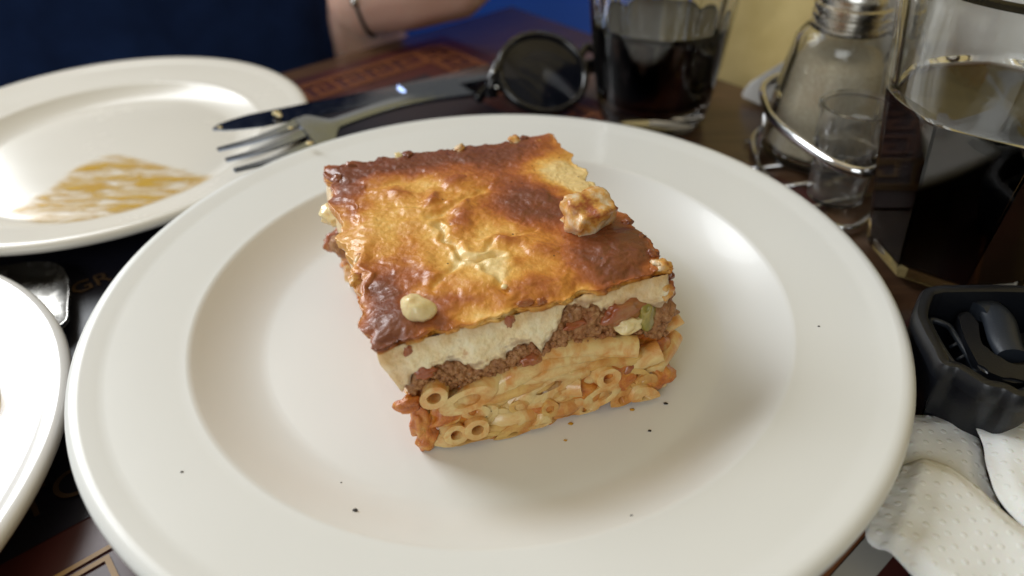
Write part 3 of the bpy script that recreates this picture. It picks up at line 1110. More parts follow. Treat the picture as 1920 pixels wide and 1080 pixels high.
def top_at(px, py, dz=0.0):
    u, v = np.clip(top_uv(px, py), 0.008, 0.990)
    p = BP(u, v, 1.0)
    p[2] += dz
    return p


def chunk():
    bm = bmesh.new()
    bmesh.ops.create_cube(bm, size=1.0)
    bmesh.ops.subdivide_edges(bm, edges=bm.edges[:], cuts=12, use_grid_fill=True)
    for v in bm.verts:
        d = v.co.copy()
        r_ = d.normalized() * 0.62
        d = d.lerp(r_, 0.35)
        d *= 1 + 0.26 * MN.noise(d * 2.4 + Vector((1.3, 4, 2))) + 0.06 * MN.noise(d * 8)
        v.co = Vector((d.x * 0.0150, d.y * 0.0125, d.z * 0.0125))
    bmesh.ops.transform(bm, matrix=Matrix.Translation(Vector(top_at(1102, 418, 0.0032))) @ Matrix.Rotation(0.5, 4, 'Z') @ Matrix.Rotation(0.25, 4, 'X'), verts=bm.verts)
    o = bm_obj('cheese_chunk', bm, M['chunk'], slice_root)
    o['label'] = 'toasted cheese chunk, cream and rust coloured'


chunk()
o = lump('cream_lump', top_at(779, 586, 0.0020), (0.0052, 0.0040, 0.0034), M['lump'], 3, 0.26, 1.1, rot=(0.5, 0, -0.6), pinch=0.4)
o['label'] = 'pale yellow lump on the browned corner'
lump('salt_grain', top_at(946, 541, 0.0006), (0.0011, 0.0009, 0.0008), M['lump'], 5, 0.4, 2, 2)
# crumbled rim of the crust
for i, (px, py, s, mt) in enumerate(((655, 306, .0022, 'charred'), (760, 283, .0028, 'charred'), (748, 286, .0024, 'lump'), (850, 255, .0026, 'chunk'), (960, 252, .0030, 'chunk'),
                                     (978, 250, .0022, 'charred'), (1010, 262, .0022, 'chunk'), (1185, 408, .0022, 'charred'), (1200, 440, .0022, 'charred'), (1225, 470, .0024, 'charred'),
                                     (1245, 492, .0026, 'crumb'), (1232, 488, .0022, 'chunk'), (672, 480, .0028, 'crumb'), (668, 520, .0030, 'crumb'), (630, 330, .0024, 'charred'))):
    mm = M['chunk'] if mt == 'crumb' else M[mt]
    lump('crust_crumb', top_at(px, py, -0.0012), (s * 0.95, s * 0.8, s * 0.5), mm, i + 11, 0.5, 1.8, 3, (random.uniform(-.5, .5), 0, random.uniform(0, 3)))

# pieces set in the cut face
for nm, px, py, dep, size, mt, rz in (
        ('tomato_piece', 957, 606, .0000, (.0016, .0009, .0026), 'tomato', 0.2),
        ('tomato_piece', 766, 661, .0000, (.0013, .0009, .0021), 'tomato', 0.4),
        ('tomato_piece', 986, 571, .0004, (.0030, .0010, .0011), 'tomato', 0.1),
        ('tomato_piece', 1016, 566, .0000, (.0014, .0010, .0013), 'tomato', 0.1),
        ('tomato_piece', 1172, 586, .0010, (.0075, .0040, .0046), 'tomato', 0.2),
        ('courgette_piece', 1214, 600, .0010, (.0032, .0030, .0058), 'zucchini', 0.5),
        ('courgette_piece', 1185, 612, .0008, (.0050, .0030, .0030), 'lump', 0.3),
        ('tomato_piece', 1080, 612, .0006, (.0040, .0016, .0016), 'tomato', 0.3),
        ('tomato_piece', 1000, 677, .0006, (.0036, .0020, .0022), 'tomato', 0.3),
        ('tomato_piece', 800, 700, .0006, (.0032, .0018, .0028), 'tomato', 0.3),
        ('tomato_piece', 1185, 690, .0010, (.0050, .0030, .0036), 'tomato', 0.3),
        ('sauce_blob', 1165, 715, .0020, (.0060, .0040, .0070), 'sauce', 0.3),
        ('sauce_blob', 860, 780, .0030, (.0080, .0040, .0050), 'sauce', 0.3),
        ('sauce_blob', 1030, 762, .0018, (.0055, .0030, .0034), 'sauce', 0.3),
        ('sauce_blob', 1100, 745, .0022, (.0060, .0040, .0060), 'sauce', 0.3),
        ('sauce_blob', 1040, 790, .0024, (.0044, .0030, .0024), 'sauce', 0.3),
        ('sauce_blob', 940, 812, .0020, (.0040, .0028, .0024), 'sauce', 0.3),
        ('sauce_blob', 790, 800, .0014, (.0026, .0026, .0060), 'sauce', 0.3),
        ('sauce_blob', 770, 762, .0010, (.0034, .0024, .0024), 'sauce', 0.3),
        ('sauce_blob', 802, 830, .0014, (.0030, .0024, .0040), 'sauce', 0.3)):
    big = nm == 'sauce_blob'
    sz = (size[0] * 1.25, size[1] * 0.9, size[2] * 1.15) if big else (size[0], size[1] * 0.75, size[2])
    lump(nm, fp(px, py, dep + (0.0004 if big else 0.0003)), sz, M[mt], px * 0.37, 0.42, 1.6, 4, (0, 0, math.atan2(EU[1], EU[0]) + rz * 0.4))
for a, s, mt in (((0.985, 0.06, 0.86), .0034, 'charred'), ((0.99, 0.10, 0.80), .0040, 'charred'), ((1.0, 0.10, 0.66), .0050, 'meat'), ((0.99, 0.05, 0.60), .0042, 'meat'),
                 ((0.972, 0.03, 0.80), .0034, 'chunk'), ((0.98, 0.08, 0.48), .0040, 'meat'), ((0.98, 0.16, 0.2), .0062, 'sauce'), ((0.97, 0.08, 0.28), .0052, 'sauce'),
                 ((0.96, 0.04, 0.14), .0052, 'sauce'), ((0.012, 0.75, 0.55), .0045, 'meat'), ((0.0, 0.86, 0.42), .0045, 'tomato'), ((0.0, 0.82, 0.75), .0042, 'lump')):
    lump('edge_lump', BP(*a), (s * 1.2, s, s), M[mt], a[1] * 17 + a[2] * 5, 0.38, 1.9, 4)


# mince granules scattered on the cut face (uncountable)
def granules():
    bm = bmesh.new()
    for k in range(520):
        u = random.uniform(0.09, 0.99)
        a, b = w_mbot(u) - 0.01, w_mtop(u) - 0.06
        if b - a < 0.05: continue
        w = random.uniform(a, b)
        p = BP(u, 0, w) - FN * random.uniform(0.0010, 0.0030)
        s = random.uniform(0.0004, 0.0011)
        g = bmesh.ops.create_icosphere(bm, subdivisions=2, radius=s)
        for v in g['verts']:
            v.co = v.co * (1 + 0.5 * MN.noise(v.co * 1500 + Vector((k, 0, 0)))) + Vector(p)
    o = bm_obj('mince_granules', bm, M['meat'], slice_root)
    o['kind'] = 'stuff'


granules()


# ------------------------------------------------------------------ specks on the plate
def speck(px, py, s, mt, label, cat, nm, group=None):
    p = atz(px, py, 0.02)
    r = math.hypot(p[0], p[1])
    for _ in range(6):
        z = plate_z(main_prof, min(r, 0.136))
        p = atz(px, py, z)
        r = math.hypot(p[0], p[1])
    bm = bmesh.new()
    bmesh.ops.create_icosphere(bm, subdivisions=2, radius=1)
    for v in bm.verts:
        v.co *= 1 + 0.5 * MN.noise(v.co * 1.5 + Vector((px, py, 0)))
        v.co = Vector((v.co.x * s * 1.4, v.co.y * s, v.co.z * s * 0.45)) + Vector((p[0], p[1], z + s * 0.35))
    o = bm_obj(nm, bm, M[mt])
    return props(o, label, cat, group)


for px, py, s in ((666, 958, .0006), (341, 885, .0003), (1218, 808, .0004), (1248, 757, .0005), (1535, 612, .0003), (1184, 967, .0003), (640, 905, .0002)):
    speck(px, py, s, 'pepper', 'tiny black pepper speck lying on the large plate', 'pepper speck', 'pepper_speck', 'pepper specks on the large plate')
for px, py, s in ((1185, 769, .0006), (1070, 795, .0006), (1060, 826, .0004)):
    speck(px, py, s, 'oildrop', 'tiny orange oil fleck beside the pasta', 'oil fleck', 'oil_fleck', 'oil fleck on the large plate')

# ------------------------------------------------------------------ cutlery
def flat_piece(bm, pts, thick, zf):
    """outline in pixels lying on the sloping surface zf(px)."""
    ol = [atz(x, y, zf(x)) for x, y in pts]
    prism(bm, ol, thick)


# local fork: built along +x then placed
def fork(p_tip, p_neck, p_end, label):
    p_tip, p_neck, p_end = map(np.array, (p_tip, p_neck, p_end))
    root = empty('fork', tuple(p_neck), label, 'fork')
    ax = (p_neck - p_tip)
    L1 = np.linalg.norm(ax)
    ax = ax / L1
    side = np.cross([0, 0, 1], ax)
    side = side / np.linalg.norm(side)
    up = np.cross(ax, side)
    ro_ = R(33)                         # rolled towards the diner, leaning on the knife
    side, up = side * math.cos(ro_) + up * math.sin(ro_), up * math.cos(ro_) - side * math.sin(ro_)
    W = 0.0135
    bm = bmesh.new()

    def pt(s, y, z=0.0): return Vector(p_tip + ax * s + side * y + up * z)

    def bow(s): return -0.0045 * math.sin(math.pi * min(1, s / L1)) + 0.003 * (1 - s / L1)
    n_root = 0.046
    for k in range(4):
        yc = -W + W * 2 * (k + 0.5) / 4
        rows = []
        for i in range(9):
            s = n_root * i / 8
            hw = 0.0008 + 0.0013 * (i / 8)
            yy = yc * (0.93 + 0.07 * i / 8)
            rows.append([bm.verts.new(pt(s, yy - hw, bow(s))), bm.verts.new(pt(s, yy + hw, bow(s))),
                         bm.verts.new(pt(s, yy + hw, bow(s) + 0.0016)), bm.verts.new(pt(s, yy - hw, bow(s) + 0.0016))])
        for A, B in zip(rows, rows[1:]):
            for q in range(4): bm.faces.new((A[q], A[(q + 1) % 4], B[(q + 1) % 4], B[q]))
        bm.faces.new(rows[0][::-1])
        bm.faces.new(rows[-1])
    bm_obj('tines', bm, M['steel'], root, True, 40)
    bm = bmesh.new()
    prof = []
    for i in range(15):
        s = n_root - 0.002 + (L1 - n_root + 0.002) * i / 14
        f_ = i / 14
        hw = W * (1 - sstep(0.25, 1.0, f_)) + 0.0032 * sstep(0.25, 1.0, f_)
        prof.append((p_tip + ax * s + up * bow(s), hw))
    d2 = p_end - p_neck
    for i in range(1, 21):
        f_ = i / 20
        c = p_neck + d2 * f_ + up * 0.006 * math.sin(math.pi * f_)
        prof.append((c, 0.0032 + 0.0042 * sstep(0.1, 0.9, f_) * (1 - 0.6 * sstep(0.93, 1.0, f_))))
    rows = []
    for c, hw in prof:
        rows.append([bm.verts.new(Vector(c + side * y + up * z)) for y, z in ((-hw, 0), (-hw * .3, -.0003), (hw * .3, -.0003), (hw, 0), (hw * 0.85, 0.0020), (0, 0.0026), (-hw * 0.85, 0.0020))])
    for A, B in zip(rows, rows[1:]):
        for q in range(7): bm.faces.new((A[q], A[(q + 1) % 7], B[(q + 1) % 7], B[q]))
    bm.faces.new(rows[0][::-1])
    bm.faces.new(rows[-1])
    bm_obj('handle', bm, M['steel'], root, True, 40)
    return root


fork(atz(430, 319, 0.026), atz(632, 233, 0.026), np.array([-0.004, 0.219, 0.008]), 'steel fork with sauce-flecked tines resting over the small plate')


def knife(p_tip, p_mid, p_end, label):
    p_tip, p_mid, p_end = map(np.array, (p_tip, p_mid, p_end))
    root = empty('knife', tuple(p_mid), label, 'knife')
    ax = (p_end - p_tip)
    L = np.linalg.norm(ax)
    ax = ax / L
    side = np.cross([0, 0, 1], ax)
    side = side / np.linalg.norm(side)
    up = np.cross(ax, side)
    for nm, s0, s1, wf, th in (('blade', 0.0, 0.105, lambda f: 0.0085 * min(1, math.sqrt(max(0.001, f * 5))) , 0.0014),
                               ('handle', 0.105, L, lambda f: 0.0055 + 0.003 * sstep(0.1, 0.9, f), 0.0042)):
        bm = bmesh.new()
        rows = []
        for i in range(25):
            f_ = i / 24
            c = p_tip + ax * (s0 + (s1 - s0) * f_)
            hw = wf(f_)
            off = 0.002 * (1 - f_) if nm == 'blade' else 0
            rows.append([bm.verts.new(Vector(c + side * (y + off) + up * z)) for y, z in ((-hw, -th * .15), (-hw * .2, -th / 2), (hw, -th / 2), (hw, th / 2), (-hw * .2, th / 2), (-hw, th * .15))])
        for A, B in zip(rows, rows[1:]):
            for q in range(6): bm.faces.new((A[q], A[(q + 1) % 6], B[(q + 1) % 6], B[q]))
        bm.faces.new(rows[0][::-1])
        bm.faces.new(rows[-1])
        bm_obj(nm, bm, M['steel'], root, True, 35)
    return root


knife(atz(402, 246, 0.0300), atz(660, 190, 0.026), atz(945, 132, 0.0150), 'steel table knife with smeared blade lying across the fork')
for i, (px, py, s) in enumerate(((518, 212, .0016), (524, 217, .0012), (545, 240, .0010), (580, 268, .0012), (412, 240, .0013))):
    z_ = 0.0300
    o = lump('food_crumb', atz(px, py, z_), (s * 1.3, s, s * 0.5), M['smear'] if False else M['lump'], i + 40, 0.5, 1.8, 3, parent=None)
    props(o, 'golden food crumb stuck on the cutlery', 'crumb', 'crumbs on the fork and knife')

# ------------------------------------------------------------------ sunglasses
def sunglasses():
    c1 = np.array([0.0285, 0.2060, 0.0205])
    axis = np.array([0.93, 0.37, 0.0])
    axis /= np.linalg.norm(axis)
    nrm = np.array([0.22, -0.62, 0.74])
    nrm = nrm - axis * np.dot(nrm, axis)
    nrm /= np.linalg.norm(nrm)
    upv = np.cross(nrm, axis)
    upv *= np.sign(upv[2])
    root = empty('sunglasses', (c1[0], c1[1], 0.0), 'round black sunglasses with folded temples standing by the cola tumbler', 'sunglasses')
    rx, ry = 0.0265, 0.0245
    for k in range(2):
        c = c1 + axis * 0.066 * k
        ring = [c + axis * (rx * math.cos(a)) + upv * (ry * math.sin(a)) for a in np.linspace(0, 2 * math.pi, 48, endpoint=False)]
        bm = bmesh.new()
        add_tube(bm, ring, (0.0022, 0.0030), 10, closed=True)
        fr = bm_obj('lens_frame', bm, M['frame'], root)
        bm = bmesh.new()
        rows = []
        for j in range(7):
            f_ = j / 6
            rows.append([bm.verts.new(Vector(c + axis * (rx * f_ * math.cos(a)) + upv * (ry * f_ * math.sin(a)) + nrm * 0.0022 * (1 - f_ * f_)))
                         for a in np.linspace(0, 2 * math.pi, 40, endpoint=False)] if j else [bm.verts.new(Vector(c + nrm * 0.0022))])
        for j in range(6):
            for q in range(40):
                if j == 0: bm.faces.new((rows[0][0], rows[1][q], rows[1][(q + 1) % 40]))
                else: bm.faces.new((rows[j][q], rows[j + 1][q], rows[j + 1][(q + 1) % 40], rows[j][(q + 1) % 40]))
        bm_obj('lens', bm, M['lens'], root)
    bm = bmesh.new()
    add_tube(bm, smooth_path([c1 + axis * 0.0262 + upv * 0.006, c1 + axis * 0.033 + upv * 0.011, c1 + axis * 0.0398 + upv * 0.006], 6), 0.0026, 10)
    bm_obj('bridge', bm, M['frame'], root)
    for sgn, base in ((-1, c1), (1, c1 + axis * 0.066)):
        hp = base + axis * sgn * 0.0315 + upv * 0.004
        bm = bmesh.new()
        add_tube(bm, smooth_path([base + axis * sgn * 0.0245 + upv * 0.010, base + axis * sgn * 0.0290 + upv * 0.004, hp - upv * 0.0045 - nrm * 0.002, hp - upv * 0.010 - nrm * 0.006], 5), [(0.0034, 0.0042)] * 16, 10)
        bm_obj('end_piece', bm, M['frame'], root)
        for dz in (0.0005, -0.0085):
            bm = bmesh.new()
            q = hp + upv * dz - axis * sgn * 0.0012 + nrm * (0.0032 if dz > 0 else 0.0016)
            bmesh.ops.create_icosphere(bm, subdivisions=2, radius=0.0011)
            bmesh.ops.translate(bm, vec=Vector(q), verts=bm.verts)
            bm_obj('rivet', bm, M['rivet'], root)
        e = hp - nrm * (0.010 if sgn < 0 else 0.015)
        far = e - axis * sgn * 0.118
        bm = bmesh.new()
        pts = smooth_path([hp - upv * 0.006 - nrm * 0.004, e - axis * sgn * 0.006 - upv * 0.003, e - axis * sgn * 0.06, far + upv * 0.002, far - axis * sgn * 0.018 - upv * 0.006], 6)
        for q in pts: q[2] = max(q[2], 0.0062)
        add_tube(bm, pts, [(0.0018, 0.0034)] * len(pts), 10)
        bm_obj('temple', bm, M['frame'], root)


sunglasses()


# ------------------------------------------------------------------ glasses of cola
def round_tumbler():
    c = (0.090, 0.184)
    root = empty('cola_glass', (c[0], c[1], MATZ), 'smooth round tumbler of dark cola beside the sunglasses', 'glass')
    H, r0, r1 = 0.128, 0.0300, 0.0455
    z0 = MATZ
    rr = lambda z: r0 + (r1 - r0) * (z / H) ** 0.9
    prof = [(0, z0 + .001), (r0 - 0.004, z0), (r0 - 0.001, z0 + 0.001), (r0, z0 + 0.004)]
    prof += [(rr(z), z0 + z) for z in np.linspace(0.008, H - 0.002, 22)]
    prof += [(r1 - 0.0006, z0 + H), (r1 - 0.0022, z0 + H)]
    prof += [(rr(z) - 0.0030, z0 + z) for z in np.linspace(H - 0.002, 0.016, 22)]
    prof += [(r0 - 0.006, z0 + 0.0115), (0, z0 + 0.011)]
    nin = 4 + 22 + 2

    def rf(i, r, z, a):
        if i >= nin - 1 and z > z0 + 0.02: return r - 0.0006 * (1 + math.cos(16 * a)) * sstep(z0 + .02, z0 + .05, z)
        return r
    lathe('tumbler', prof, 128, c, M['glass'], root, rf)
    zl = 0.056
    lp = [(0, z0 + 0.0113), (r0 - 0.0058, z0 + 0.0117)] + [(rr(z) - 0.0028, z0 + z) for z in np.linspace(0.016, zl, 12)]
    lp += [(rr(zl) - 0.0034, z0 + zl - 0.0006), (rr(zl) - 0.006, z0 + zl - 0.0010), (0, z0 + zl - 0.0010)]
    lq = lathe('cola', lp, 96, c, M['cola'], root)


round_tumbler()


def facet_tumbler():
    c = (0.190, 0.040)
    root = empty('faceted_cola_glass', (c[0], c[1], MATZ), 'eight-sided faceted glass of cola beside the chrome condiment rack', 'glass')
    z0, H, z1 = MATZ, 0.1150, 0.0715
    nside = 8
    a0 = R(208.125)                  # a facet edge

    def R_(z): return 0.0310 + (0.0420 - 0.0310) * min(1, z / z1) + 0.0060 * max(0, (z - z1) / (H - z1))

    def poly(a):
        k = (a - a0) % (2 * math.pi / nside) - math.pi / nside
        return math.cos(math.pi / nside) / math.cos(k)
    P_ = []
    outer = [(0.0015, 0.94, 1), (0.0, 0.88, 1), (0.0015, 0.965, 1), (0.005, 1.0, 1)]
    rows = [(0.0004, 0.0, 1), (0.0, 0.86, 1), (0.0018, 0.965, 1), (0.005, 1.0, 1)]
    rows += [(z, 1.0, 1) for z in np.linspace(0.010, z1 - 0.0018, 22)]
    rows += [(z1 - 0.0010, 1.0, 0.96), (z1 - 0.0002, 1.002, 0.55), (z1 + 0.0006, 1.003, 0.1), (z1 + 0.0016, 1.003, 0)]
    rows += [(z, 1.003, 0) for z in np.linspace(z1 + 0.004, H - 0.002, 14)]
    prof = [(R_(z) * s, z0 + z) for z, s, p in rows]
    pw = [p for _, _, p in rows]
    top = R_(H)
    prof += [(top - 0.0007, z0 + H - 0.0003), (top - 0.002, z0 + H + 0.0003), (top - 0.0034, z0 + H - 0.0003)]
    inner = [(R_(z) * (1.003) - 0.0044, z0 + z) for z in np.linspace(H - 0.003, z1 + 0.002, 12)]
    inner += [(R_(z) - 0.0026, z0 + z) for z in np.linspace(z1 - 0.004, 0.009, 16)]
    inner += [(R_(0.007) * 0.80, z0 + 0.0064), (0, z0 + 0.0055)]
    prof += inner

    def rf(i, r, z, a):
        if i < len(pw) and pw[i] > 0: return r * (1 - pw[i] + pw[i] * poly(a))
        if i >= len(pw) + 3 and z < z0 + z1: return r * poly(a)
        return r
    # a ring vertex falls on every facet edge: 128 = 16 * 8 with the edge at a0
    lathe('tumbler', prof, 128, c, M['glass'], root, rf, sharp=24)
    zl = 0.0708
    zs = np.linspace(0.009, zl, 14)
    lp = [(0, z0 + 0.0057), (R_(0.007) * 0.80 + .0001, z0 + 0.0066)] + [(R_(z) - 0.0023, z0 + z) for z in zs]
    rl = lp[-1][0]
    lp += [(rl - 0.0006, z0 + zl - 0.0007), (rl - 0.003, z0 + zl - 0.0012), (0, z0 + zl - 0.0012)]
    lathe('cola', lp, 128, c, M['cola'], root, lambda i, r, z, a: r * poly(a), sharp=24)


facet_tumbler()

# ------------------------------------------------------------------ condiment rack, shaker, pot, napkins behind
SH = (0.1690, 0.1350)
CUP = (0.1612, 0.0895)


def rack():
    root = empty('condiment_rack', (0.165, 0.11, 0.0), 'chrome wire condiment rack holding the pepper shaker', 'rack')
    loop = [(0.1300, 0.128), (0.1305, 0.1085), (0.1370, 0.0850), (0.1435, 0.0690), (0.1530, 0.0625), (0.1640, 0.0700), (0.1760, 0.0830), (0.1880, 0.1000), (0.1950, 0.128), (0.1890, 0.1580), (0.1640, 0.1720), (0.1380, 0.1570)]
    loop = [(x + 0.005, y) for x, y in loop]
    pts = smooth_path([(x, y, 0.0310) for x, y in loop], 8, True)
    bm = bmesh.new()
    add_tube(bm, pts, (0.0019, 0.0024), 12, closed=True)
    bm_obj('rail', bm, M['chrome'], root)
    pts2 = smooth_path([(x, y, 0.0030) for x, y in loop], 8, True)
    bm = bmesh.new()
    add_tube(bm, pts2, 0.0015, 10, closed=True)
    bm_obj('base_wire', bm, M['chrome'], root)
    for i in (0, 6, 10):
        bm = bmesh.new()
        x, y = loop[i]
        add_tube(bm, [(x, y, 0.003), (x, y, 0.017), (x, y, 0.031)], 0.0012, 8)
        bm_obj('post', bm, M['chrome'], root)
    for (xa, ya), (xb, yb) in (((0.131, 0.120), (0.194, 0.132)), ((0.135, 0.150), (0.193, 0.150)), ((0.141, 0.080), (0.181, 0.092)), ((0.134, 0.100), (0.190, 0.112))):
        bm = bmesh.new()
        add_tube(bm, [(xa, ya, 0.0018), (xb, yb, 0.0018)], 0.0011, 8)
        bm_obj('floor_wire', bm, M['chrome'], root)


rack()


def shaker():
    root = empty('pepper_shaker', (*SH, 0.003), 'ribbed glass shaker of beige ground pepper with steel screw cap', 'shaker')
    z = 0.0030
    body = [(0.0285, 0.001), (0.0298, 0.004), (0.0297, 0.012), (0.0285, 0.026), (0.0262, 0.042), (0.0242, 0.054), (0.0228, 0.0595), (0.0195, 0.0640), (0.0165, 0.0665), (0.0160, 0.0705)]
    dens = [tuple(p) for p in smooth_path(body, 5)]
    prof = [(0, z)] + [(0.026, z)] + [(r, z + h) for r, h in dens]
    no = len(prof)
    prof += [(r - 0.0022, z + h) for r, h in dens[::-1][:-6]] + [(0.024, z + 0.0065), (0, z + 0.0062)]

    def rf(i, r, zz, a):
        k = sstep(z + .010, z + .020, zz) * sstep(z + .062, z + .052, zz)
        return r * (1 - 0.035 * k * abs(math.sin(6 * a))) if i < no else r
    lathe('glass_body', prof, 144, SH, M['shaker_glass'], root, rf)
    dd = [(r - 0.0028, z + h) for r, h in dens if 0.006 < h < 0.0505]
    lathe('ground_pepper', [(0, dd[0][1] - 0.0005)] + dd + [(dd[-1][0] * 0.6, dd[-1][1] + 0.003), (0, dd[-1][1] + 0.001)], 72, SH, M['powder'], root,
          lambda i, r, zz, a: r * (1 - 0.030 * abs(math.sin(6 * a))))
    z2 = z + 0.0645
    cp = [(0.0150, z2), (0.0176, z2)]
    for k in range(3):
        h = z2 + 0.0008 + k * 0.0044
        cp += [(0.0180, h), (0.0180, h + 0.0018), (0.0168, h + 0.0026), (0.0168, h + 0.0036)]
    cp += [(0.0172, z2 + 0.0150), (0.0164, z2 + 0.0180), (0.0125, z2 + 0.0210), (0.006, z2 + 0.0222), (0, z2 + 0.0225)]
    cap = lathe('screw_cap', cp, 64, SH, M['cap'], root, sharp=50)
    for k in range(7):
        a = 2 * math.pi * k / 6
        rr_ = 0 if k == 6 else 0.0075
        bm = bmesh.new()
        bmesh.ops.create_cone(bm, cap_ends=True, segments=10, radius1=0.0009, radius2=0.0009, depth=0.0008)
        bmesh.ops.translate(bm, vec=Vector((SH[0] + rr_ * math.cos(a), SH[1] + rr_ * math.sin(a), z2 + (0.0226 if k == 6 else 0.0218))), verts=bm.verts)
        bm_obj('cap_hole', bm, M['pepper'], root)


shaker()


def pot():
    root = empty('plastic_pot', (*CUP, 0.003), 'small clear plastic pot in the chrome rack next to the shaker', 'pot')
    z = 0.0030
    o = [(0, 0), (0.0115, 0), (0.0128, 0.0012), (0.0138, 0.020), (0.0140, 0.026), (0.0148, 0.0265), (0.0150, 0.034), (0.0152, 0.0345), (0.0156, 0.0440), (0.0168, 0.0445), (0.0168, 0.0462), (0.0156, 0.0466)]
    i_ = [(0.0147, 0.0462), (0.0146, 0.0440), (0.0142, 0.034), (0.0138, 0.0275), (0.0131, 0.026), (0.0128, 0.020), (0.0118, 0.0024), (0.010, 0.0016), (0, 0.0015)]
    lathe('cup', [(r, z + h) for r, h in o + i_], 72, CUP, M['plastic_clear'], root, sharp=40)
    bm = bmesh.new()
    for k in range(26):
        a = 2 * math.pi * k / 26
        h = random.uniform(.003, .0052)
        g = bmesh.ops.create_cube(bm, size=1.0)
        bmesh.ops.transform(bm, matrix=Matrix.Translation((CUP[0] + 0.01505 * math.cos(a), CUP[1] + 0.01505 * math.sin(a), z + 0.0305)) @ Matrix.Rotation(a, 4, 'Z') @ Matrix.Diagonal((0.0005, random.uniform(.0012, .0026), h, 1)), verts=g['verts'])
    bm_obj('embossed_band', bm, M['plastic_clear'], root, False)


pot()


def napkin_stack():
    a_wall = 0.0215
    p0 = np.array(tp(a_wall, 0.25, 0))
    n = np.array([E1[0], E1[1], 0.0])
    pts = [onplane(x, y, p0, n) for x, y in ((1386, 182), (1400, 158), (1480, 108), (1650, 0), (1720, -60), (1990, -60), (1990, 240), (1440, 216))]
    for q in pts: q[2] = max(q[2], 0.0008)
    root = empty('napkin_stack', (pts[0][0], pts[0][1], 0.0), 'plain white folded napkins propped by the wall behind the shaker', 'napkins')
    for k in range(3):
        bm = bmesh.new()
        off = -n * (0.0042 * k)
        sh = np.array([E2[0], E2[1], 0]) * 0.003 * k
        prism(bm, [q + off + sh for q in pts], 0.0034, tuple(-n))
        bmesh.ops.bevel(bm, geom=bm.edges[:], offset=0.0014, segments=2, affect='EDGES')
        bm_obj('folded_napkin', bm, M['napkin_plain'], root, True, 50)


napkin_stack()

